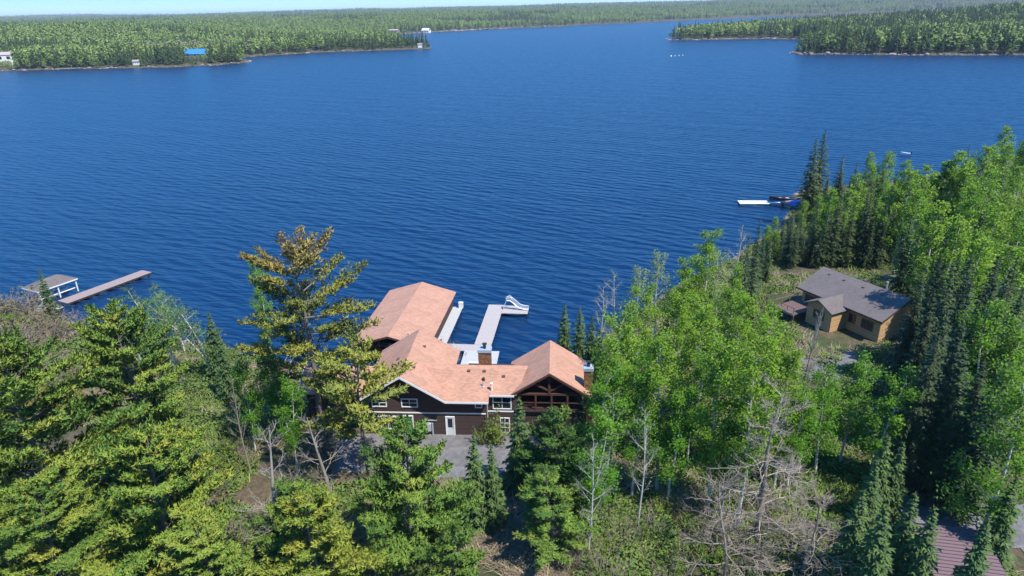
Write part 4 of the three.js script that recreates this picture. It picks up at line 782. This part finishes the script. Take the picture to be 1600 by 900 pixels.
SPOTS.young_spruce.forEach(([x, z, top]) => {
  const [label, group] = x > 20 ? ['young green spruce beside the gravel drive', 'young spruces by the drive'] : z < -62 && x > 0 ? ['small spruce at the water behind the porch chimney', 'spruces behind the chimney'] : x < -60 ? ['dark spruce beside the hip roofed boat shelter', undefined] : x < -20 ? ['slim spruce between the birch clump and the open pine', 'slim spruces'] : x > 10 ? ['dark young spruce inside the aspen grove', undefined] : ['young spruce in front of the gravel yard', 'young spruces by the yard'];
  plant(pick(SPRUCE_YOUNG, rp), 'spruce_tree', label, group, x, z, top, spruceMid, rp() * 6.28, 0.9 + rp() * 0.25);
});

// --- dead trees ---
const DEAD_BIG = makeDead(101, { H: 14, limbs: 34, spread: 5.0, start: 0.12, elev: 0.05, bend: 0.1, droop: 0.5, twig: 7, trunkR: 0.02, col: [0.36, 0.31, 0.26], col2: [0.14, 0.1, 0.08] });
const SNAG = makeDead(102, { H: 11, limbs: 13, spread: 3.6, start: 0.3, elev: 0.25, twig: 4, fork: 2, trunkR: 0.022, col: [0.34, 0.31, 0.275], col2: [0.2, 0.17, 0.15] });
const DEAD_THIN = makeDead(103, { H: 14, limbs: 22, spread: 2.6, start: 0.35, elev: 0.7, bend: 0.3, twig: 4, trunkR: 0.011, col: [0.32, 0.29, 0.25], col2: [0.16, 0.13, 0.11] });
const DEAD_LOW = makeDead(104, { H: 8, limbs: 20, spread: 4.2, start: 0.1, elev: 0.0, droop: 0.5, twig: 6, trunkR: 0.016, col: [0.3, 0.25, 0.2], col2: [0.15, 0.1, 0.075] });
plant(DEAD_BIG, 'dead_tree', 'large dead tree of tangled grey limbs beside the aspen grove', undefined, 17.6, -40, 17.2, null, 0.6, 1.05);
plant(DEAD_LOW, 'dead_tree', 'low dead tree with drooping twigs under the large dead tree', undefined, 14.2, -36.5, 12.0, null, 2.0, 1.1);
plant(DEAD_LOW, 'dead_tree', 'broken dead tree among the young spruces', undefined, 19.8, -36, 12.2, null, 4.1, 1.0);
plant(DEAD_THIN, 'dead_tree', 'thin leafless tree standing before the tan house', undefined, 23.0, -47.5, 19.6, null, 1.4);
plant(SNAG, 'dead_tree', 'grey broken snag with bleached limbs', undefined, -17.0, -38.5, 15.4, null, 5.6, 1.0);
plant(SNAG, 'dead_tree', 'leaning bleached dead pine in front of the west wing', undefined, -15.6, -46, 12.5, null, 2.1, 1.1);
plant(DEAD_THIN, 'dead_tree', 'pale leafless tree beside the open pine', undefined, -23.5, -50, 13.5, null, 0.3, 0.9);

// --- shrubs ---
const SHRUB_GREEN = [1, 2].map((s) => makeShrub(110 + s, {})), SHRUB_BROWN = [1, 2].map((s) => makeShrub(120 + s, { stems: 30, leaves: 260, cols: [[0.15, 0.14, 0.06], [0.22, 0.19, 0.08]], bk: [0.27, 0.21, 0.18] })), SHRUB_BARE = [1, 2].map((s) => makeShrub(130 + s, { stems: 24, leaves: 60, bk: [0.24, 0.2, 0.17], cols: [[0.16, 0.2, 0.05], [0.2, 0.24, 0.06]] }));
const shrubMat = leafMat(1, 1, 1, 0.3);
function shrubs(list, kinds, name, label, group, h, wide = 1.2) { for (const [x, z] of list) { const v = pick(kinds, rp), y = ground(x, z); plant(v, name, label, group, x, z, y + h * (0.7 + 0.6 * rp()), shrubMat, rp() * 6.28, wide, 'shrub'); } }
const scatter = (n, x0, x1, z0, z1, ok = () => true) => { const l = []; for (let k = 0; l.length < n && k < n * 20; k++) { const x = lerp(x0, x1, rp()), z = lerp(z0, z1, rp()); if (ok(x, z) && inland(x, z)[0] > 0.8) l.push([x, z]); } return l; };
const offHouse = (x, z) => !(x > -22 && x < 9 && z > -68 && z < -49.5) && !(x > 33 && x < 52 && z > -89 && z < -66) && !(x > 28 && x < 40 && z > -46 && z < -34) && Math.hypot(x - 37.5, z + 55) > 4;
shrubs(scatter(30, -85, -48, -98, -66, offHouse), SHRUB_BROWN, 'brush_shrub', 'brown spring shrub on the bank by the long dock', 'brown shrubs on the bank', 3.4, 1.3);
shrubs(scatter(16, -70, -30, -92, -60, offHouse), SHRUB_GREEN, 'leafy_shrub', 'yellow green shrub on the bank by the birch clump', 'green shrubs on the bank', 1.8);
shrubs(scatter(26, 4, 22, -44, -31, offHouse), SHRUB_BARE, 'twiggy_shrub', 'bare twiggy shrub under the large dead tree', 'twiggy shrubs', 2.4, 1.2);
shrubs(scatter(22, 4, 26, -50, -33, offHouse), SHRUB_GREEN, 'leafy_shrub', 'green shrub in the brush below the aspen grove', 'green brush below the aspens', 1.9);
shrubs(scatter(16, -27, -12, -56, -38, offHouse), SHRUB_BARE, 'twiggy_shrub', 'grey twiggy shrub around the bleached snags', 'grey twiggy shrubs', 2.2, 1.2);
shrubs(scatter(14, -28, -19, -70, -48, offHouse), SHRUB_GREEN, 'leafy_shrub', 'green shrub beneath the open pine', 'green shrubs under the open pine', 2.0);
shrubs(scatter(20, 20, 60, -72, -40, offHouse), SHRUB_GREEN, 'leafy_shrub', 'green shrub near the tan house', 'green shrubs by the tan house', 1.5);
shrubs([[-2.9, -54.2], [-2.2, -54.6], [-1.6, -54.3]], SHRUB_GREEN, 'leafy_shrub', 'yellow green shrub against the lodge wall', 'shrubs against the lodge', 2.6, 0.9);
shrubs([[-8.3, -77.2], [-9.6, -75.6], [-12.2, -74.6], [-13.6, -73.9]], SHRUB_BARE, 'twiggy_shrub', 'thin shrub between the lodge and the boathouse', 'thin shrubs by the boathouse', 4.0, 1.0);
shrubs(scatter(9, -19, -10, -53.5, -50), SHRUB_BARE, 'twiggy_shrub', 'bare twiggy shrub at the edge of the gravel yard', 'twiggy shrubs by the yard', 2.0, 1.2);
// ---------- the far shores ----------
const blueRoofM = mat(0.03, 0.2, 0.55, 0.45), whiteWall = mat(0.72, 0.7, 0.68, 0.7), farGrey = mat(0.3, 0.28, 0.27, 0.8);
const farPlaces = [];
function far(px, name, label, x, z, turn, w, d, h, rise, wm, rm, lift = 1) { farPlaces.push([x, z, Math.max(w, d) * 0.75]); farHouse(name, label, x, z, turn, w, d, h, rise, wm, rm, lift); }
far(0, 'far_house', 'cabin with bright blue metal roof above the far shore', -302, -702, R(10), 19, 10, 3.2, 4.5, mat(0.1, 0.12, 0.2, 0.8), blueRoofM, 1.8);
far(0, 'far_house', 'large white cottage above the shore west of the blue roofed cabin', -470, -672, R(20), 20, 10, 6, 2.5, whiteWall, mat(0.4, 0.33, 0.3, 0.8), 3);
far(0, 'far_house', 'small white boathouse at the waterline below the blue roofed cabin', -332, -645, R(5), 5, 4.5, 2.6, 1.4, whiteWall, farGrey, 0.3);
far(0, 'far_house', 'white boathouse on the distant shore beyond the wooded point', -166, -1508, R(-20), 16, 12, 5, 4.5, mat(0.8, 0.78, 0.78, 0.7), mat(0.6, 0.58, 0.58, 0.6), 0);
far(0, 'far_house', 'low grey cottage beside the distant white boathouse', -226, -1466, R(-20), 20, 9, 3, 2, farGrey, mat(0.45, 0.36, 0.32, 0.8), 2);
far(0, 'far_house', 'tiny pale cabin near the tip of the wooded point', -104, -866, R(10), 5, 4, 2.4, 1.2, whiteWall, farGrey, 0.5);
dock('far_dock', 'pale dock beside the distant white boathouse', [-112, 0, -1545], R(-70), [[-3, 3, -24, 24]], plankM(0.6, 0.6, 0.58), 1.4);
dock('far_dock', 'pale dock on the shore below the white cottage', [-385, 0, -632], R(-88), [[-1.5, 1.5, -10, 10]], plankM(0.55, 0.55, 0.55), 1.1);
for (let k = 0; k < 4; k++) { const g = thing('buoy', 'white buoy floating off the rocky headland', 'buoy', [146 + k * 4.2, 0, -640 - k * 3], 0, 'buoys'); mesh('float', new THREE.SphereGeometry(k ? 0.45 : 0.75, 10, 8), whitePaint, g); mesh('staff', cyl(0.12, 0.1, 1.1, 0, 0.3, 0, 6), whitePaint, g); }

function lowConifer(seed, rows, per) {
  const r = rng(seed), f = new GB();
  for (let k = 0; k < rows; k++) {
    const u = (k + 0.4) / rows, y = 0.1 + 0.9 * u, rad = 0.155 * Math.pow(1 - u, 0.85) + 0.012;
    for (let j = 0; j < per; j++) {
      const a = j / per * 6.28 + r() * 1.3, L = rad * (0.6 + 0.8 * r()), ca = Math.cos(a), sa = Math.sin(a), w = 0.6 * L + 0.012, q = 0.75 + 0.5 * r();
      f.tri([-sa * w * 0.6 + ca * L * 0.25, y, ca * w * 0.6 + sa * L * 0.25], [sa * w * 0.6 + ca * L * 0.25, y + 0.01, -ca * w * 0.6 + sa * L * 0.25], [ca * L * 1.1, y - 0.045 - 0.03 * r(), sa * L * 1.1], [ca * 0.7, 0.6, sa * 0.7], [q, q, q]);
      f.tri([ca * 0.004, y + 0.11, sa * 0.004], [-sa * w * 0.55 + ca * L * 0.7, y - 0.01, ca * w * 0.55 + sa * L * 0.7], [sa * w * 0.55 + ca * L * 0.7, y - 0.02, -ca * w * 0.55 + sa * L * 0.7], [ca, 0.5, sa], [q, q, q]);
    }
  }
  return f.build();
}
function lowBroad(seed, n, slim) {
  const r = rng(seed), f = new GB();
  for (let k = 0; k < n; k++) {
    const a = r() * 6.28, u = r(), h = 0.28 + 0.7 * u, R1 = slim * Math.sin(Math.PI * (0.18 + 0.78 * u)) * (0.45 + 0.65 * r()), x = Math.cos(a) * R1, z = Math.sin(a) * R1, q = 0.7 + 0.6 * r();
    f.leaf(x, h, z, 0.045 + 0.025 * r(), r, [Math.cos(a) * 0.7, 0.3 + 0.7 * u, Math.sin(a) * 0.7], [q, q, q]);
  }
  return f.build();
}
const lowTrunk = (c) => { const w = new GB(); w.tube([[0, -0.06, 0], [0, 0.5, 0], [0, 0.97, 0]], [0.011, 0.008, 0.002], 4, c); return w.build(); };
{
  const conifers = [lowConifer(201, 11, 6), lowConifer(202, 13, 5), lowConifer(203, 10, 6)], broads = [lowBroad(211, 150, 0.24), lowBroad(212, 150, 0.28), lowBroad(213, 130, 0.2)];
  const farLeaf = new THREE.MeshStandardMaterial({ vertexColors: true, roughness: 0.95, side: THREE.DoubleSide });
  const r = rng(500), sets = conifers.map(() => []).concat(broads.map(() => [])), front = [];
  const A = 0.80;
  for (let rad = 520; rad < 9000;) {
    const s = Math.max(3.7, rad * 0.0068); rad += s;
    for (let a = -A; a < A; a += s / rad) {
      const aa = a + (r() - 0.5) * s / rad * 3, q = rad + (r() - 0.5) * s * 4, x = Math.sin(aa) * q, z = -Math.cos(aa) * q;
      const [d, k] = inland(x, z); if (d < 2.5 || k === 0) continue;
      let low = 1;   // yards and the cut bank between a house and the lake: no trees, then low growth
      if (farPlaces.some(([fx, fz, fr]) => { const dx = x - fx, dz = z - fz; if (Math.abs(dx - fx / fz * dz) < fr * 0.75 && dz > 0 && dz < 62) low = 0.38; return dx * dx + dz * dz < fr * fr; })) continue;
      const y = ground(x, z), patchy = fbm(x / 150 + 3, z / 150, 3), fine = fbm(x / 25, z / 25, 2);
      let con = k === 2 ? 0.86 - 0.5 * sstep(0.5, 0.6, patchy) : 0.2 - (patchy - 0.44) * 5 + 0.55 * (1 - sstep(5, 50, d));
      con += (fine - 0.4) * 0.5;
      const bare = k === 1 && Math.hypot((x + 330) / 70, (z + 765) / 40) < 1 && r() < 0.6;
      const conifer = !bare && r() < con, h = (conifer ? 9.5 + 8 * r() * (0.6 + fine) : 10.5 + 5 * r()) * (d < 6 ? 0.6 : 1) * low * (k === 2 ? 1.08 : 1), set = conifer ? Math.floor(r() * 3) : 3 + Math.floor(r() * 3);
      let c;
      if (conifer) c = mulc(mixc([0.036, 0.066, 0.02], [0.08, 0.115, 0.028], r() * r()), 0.8 + 0.5 * r());
      else if (bare) c = mulc([0.2, 0.165, 0.15], 0.8 + 0.4 * r());
      else c = mulc(mixc([0.14, 0.215, 0.05], [0.215, 0.29, 0.085], r()), 0.85 + 0.3 * r());
      const e = { x, y, z, h, w: h * (conifer ? 0.85 + 0.5 * r() : 1.05 + 0.55 * r()), t: r() * 6.28, c, k, set, conifer };
      if (d < 11 && rad < 1000) front.push(e); else sets[set].push(e);
    }
  }
  front.sort((p, q) => q.h / Math.hypot(q.x, q.z) - p.h / Math.hypot(p.x, p.z));
  const keep = front.splice(0, 290);
  for (const e of front) sets[e.set].push(e);
  const M4 = new THREE.Matrix4(), Q = new THREE.Quaternion(), up = V(0, 1, 0), C = new THREE.Color();
  sets.forEach((l, i) => {
    if (!l.length) return;
    const im = new THREE.InstancedMesh(i < 3 ? conifers[i] : broads[i - 3], farLeaf, l.length);
    l.forEach((e, n) => { M4.compose(V(e.x, e.y - 0.3, e.z), Q.setFromAxisAngle(up, e.t), V(e.w, e.h, e.w)); im.setMatrixAt(n, M4); im.setColorAt(n, C.setRGB(...e.c)); });
    im.name = numbered(i < 3 ? 'conifer_forest' : 'aspen_forest'); im.castShadow = im.receiveShadow = true; scene.add(im);
    tag(im, i < 3 ? 'dark conifers of the forest across the lake' : 'light green aspens of the forest across the lake', 'forest', i < 3 ? 'far conifers' : 'far aspens', 'stuff');
  });
  console.log('far trees', sets.map((l) => l.length).join(' '), 'front', keep.length);
  const tones = [[0.034, 0.062, 0.02], [0.055, 0.085, 0.024], [0.1, 0.17, 0.03], [0.14, 0.21, 0.04]].map(([a, b, c]) => new THREE.MeshStandardMaterial({ color: new THREE.Color().setRGB(a, b, c), vertexColors: true, roughness: 0.95, side: THREE.DoubleSide }));
  const tDark = lowTrunk([0.12, 0.1, 0.09]), tPale = lowTrunk([0.45, 0.42, 0.38]);
  for (const e of keep) {
    const where = e.k === 2 ? 'rocky headland' : 'wooded point across the lake';
    const g = thing(e.conifer ? 'shore_conifer' : 'shore_aspen', `${e.conifer ? 'dark conifer' : 'light green aspen'} at the water's edge of the ${where}`, 'tree', [e.x, e.y, e.z], e.t, `shore trees of the ${where}`);
    g.scale.set(e.w, e.h, e.w);
    mesh('trunk', e.conifer ? tDark : tPale, bark, g); mesh('crown', e.conifer ? conifers[e.set] : broads[e.set - 3], tones[(e.conifer ? 0 : 2) + (r() < 0.5 ? 0 : 1)], g);
  }
}
// rocks along the waterlines
{
  const r = rng(900), g = new THREE.IcosahedronGeometry(1, 1), p = g.attributes.position;
  for (let i = 0; i < p.count; i++) { const x = p.getX(i), y = p.getY(i), z = p.getZ(i), s = 0.7 + 0.5 * vnoise(x * 2.1 + 7, y * 2.1 + z * 3); p.setXYZ(i, x * s, y * s * 0.6, z * s); }
  g.computeVertexNormals();
  const rockM = mat(0.2, 0.17, 0.155, 0.95);
  const line = (name, label, poly, i0, i1, stepM, size, off) => {
    const l = [];
    for (let i = i0; i < i1; i++) { const [ax, az] = poly[i], [bx, bz] = poly[i + 1], L = Math.hypot(bx - ax, bz - az); for (let t = 0; t < L; t += stepM * (0.5 + r())) { const u = t / L; let x = lerp(ax, bx, u), z = lerp(az, bz, u); for (let it = 0; it < 5; it++) { const d = inland(x, z)[0], e = 1, gx = inland(x + e, z)[0] - d, gz = inland(x, z + e)[0] - d, gl = Math.hypot(gx, gz) || 1; x += gx / gl * (off - d) * 0.8; z += gz / gl * (off - d) * 0.8; } l.push([x + (r() - 0.5) * size * 2, z + (r() - 0.5) * size * 2, size * (0.3 + 1.1 * r() * r())]); } }
    const im = new THREE.InstancedMesh(g, rockM, l.length), M4 = new THREE.Matrix4(), C = new THREE.Color();
    l.forEach(([x, z, s], n) => { M4.makeRotationY(r() * 6.28).setPosition(x, Math.max(ground(x, z), 0) + s * 0.1, z).scale(V(s * (0.8 + r()), s, s)); im.setMatrixAt(n, M4); const k = 0.6 + 0.8 * r(); im.setColorAt(n, C.setRGB(k, k * 0.97, k)); });
    im.name = numbered(name); im.castShadow = im.receiveShadow = true; scene.add(im); tag(im, label, 'rocks', null, 'stuff');
  };
  line('shore_rocks', 'pale rocks along the shore of the wooded point across the lake', SHORES[1], 1, 14, 3.0, 1.3, 0.6);
  line('shore_rocks', 'bare rocks along the foot of the headland', SHORES[2], 2, 16, 2.2, 1.7, 0.8);
  line('shore_rocks', 'small rocks along the near lake shore', SHORES[0], 2, 22, 0.9, 0.5, 0.2);
  line('shore_rocks', 'pale rocks along the distant shore', SHORES[1], 16, 23, 6, 3.2, 1);
}
// low growth, litter and grass on the near forest floor
{
  const r = rng(950);
  const clump = (seed, cols, n, lean) => { const q = rng(seed), f = new GB(); for (let k = 0; k < n; k++) { const a = q() * 6.28, L = 0.3 + 0.5 * q(), c = mulc(pick(cols, q), 0.7 + 0.6 * q()), x = (q() - 0.5) * 0.5, z = (q() - 0.5) * 0.5, w = 0.02 + 0.015 * q(); f.tri([x - Math.sin(a) * w, 0, z + Math.cos(a) * w], [x + Math.sin(a) * w, 0, z - Math.cos(a) * w], [x + Math.cos(a) * L * lean, L * (1.1 - lean * 0.7), z + Math.sin(a) * L * lean], [0, 1, 0], c); } return f.build(); };
  const bushy = (seed, cols) => { const q = rng(seed), f = new GB(); for (let k = 0; k < 60; k++) { const a = q() * 6.28, R1 = 0.5 * Math.sqrt(q()), y = 0.1 + 0.55 * q() * (1 - R1); f.leaf(Math.cos(a) * R1, y, Math.sin(a) * R1, 0.06 + 0.04 * q(), q, [Math.cos(a) * 0.4, 0.9, Math.sin(a) * 0.4], mulc(pick(cols, q), 0.7 + 0.6 * q())); } return f.build(); };
  const kinds = [['dry_grass_cover', 'dry grass and twigs on the forest floor', clump(1, [[0.3, 0.25, 0.15], [0.24, 0.19, 0.12], [0.18, 0.14, 0.1]], 26, 0.8), 9000, 0], ['green_ground_cover', 'low green ground plants on the forest floor', bushy(2, [[0.07, 0.14, 0.02], [0.12, 0.19, 0.03], [0.1, 0.13, 0.03]]), 7000, 1], ['grass_cover', 'tufts of spring grass near the houses', clump(3, [[0.12, 0.2, 0.03], [0.17, 0.22, 0.05]], 26, 0.5), 5000, 2]];
  const m = new THREE.MeshStandardMaterial({ vertexColors: true, roughness: 0.95, side: THREE.DoubleSide });
  for (const [name, label, geo, n, kind] of kinds) {
    const l = [];
    for (let k = 0; k < n * 6 && l.length < n; k++) {
      const u = Math.pow(r(), 1.3), z = lerp(-30, -150, u), x = (r() * 2 - 1) * (-z * 0.85 + 4);
      if (x > -20 && x < 8 && z > -66 && z < -48.5) continue; if (x > 36 && x < 53 && z > -88 && z < -71) continue; if (x > 29 && x < 46 && z > -46.5 && z < -36) continue;
      if (inland(x, z)[0] < 0.8) continue;
      const w = fbm(x / 7 + kind * 20, z / 7, 3); if (w < 0.42) continue;
      l.push([x, z]);
    }
    const im = new THREE.InstancedMesh(geo, m, l.length), M4 = new THREE.Matrix4(), Q = new THREE.Quaternion();
    l.forEach(([x, z], i) => { const s = 0.7 + 0.9 * r(); M4.compose(V(x, ground(x, z) - 0.03, z), Q.setFromAxisAngle(V(0, 1, 0), r() * 6.28), V(s * 1.3, s, s * 1.3)); im.setMatrixAt(i, M4); });
    im.name = name; im.castShadow = im.receiveShadow = true; scene.add(im); tag(im, label, 'undergrowth', null, 'stuff');
  }
}
renderer.render(scene, camera);
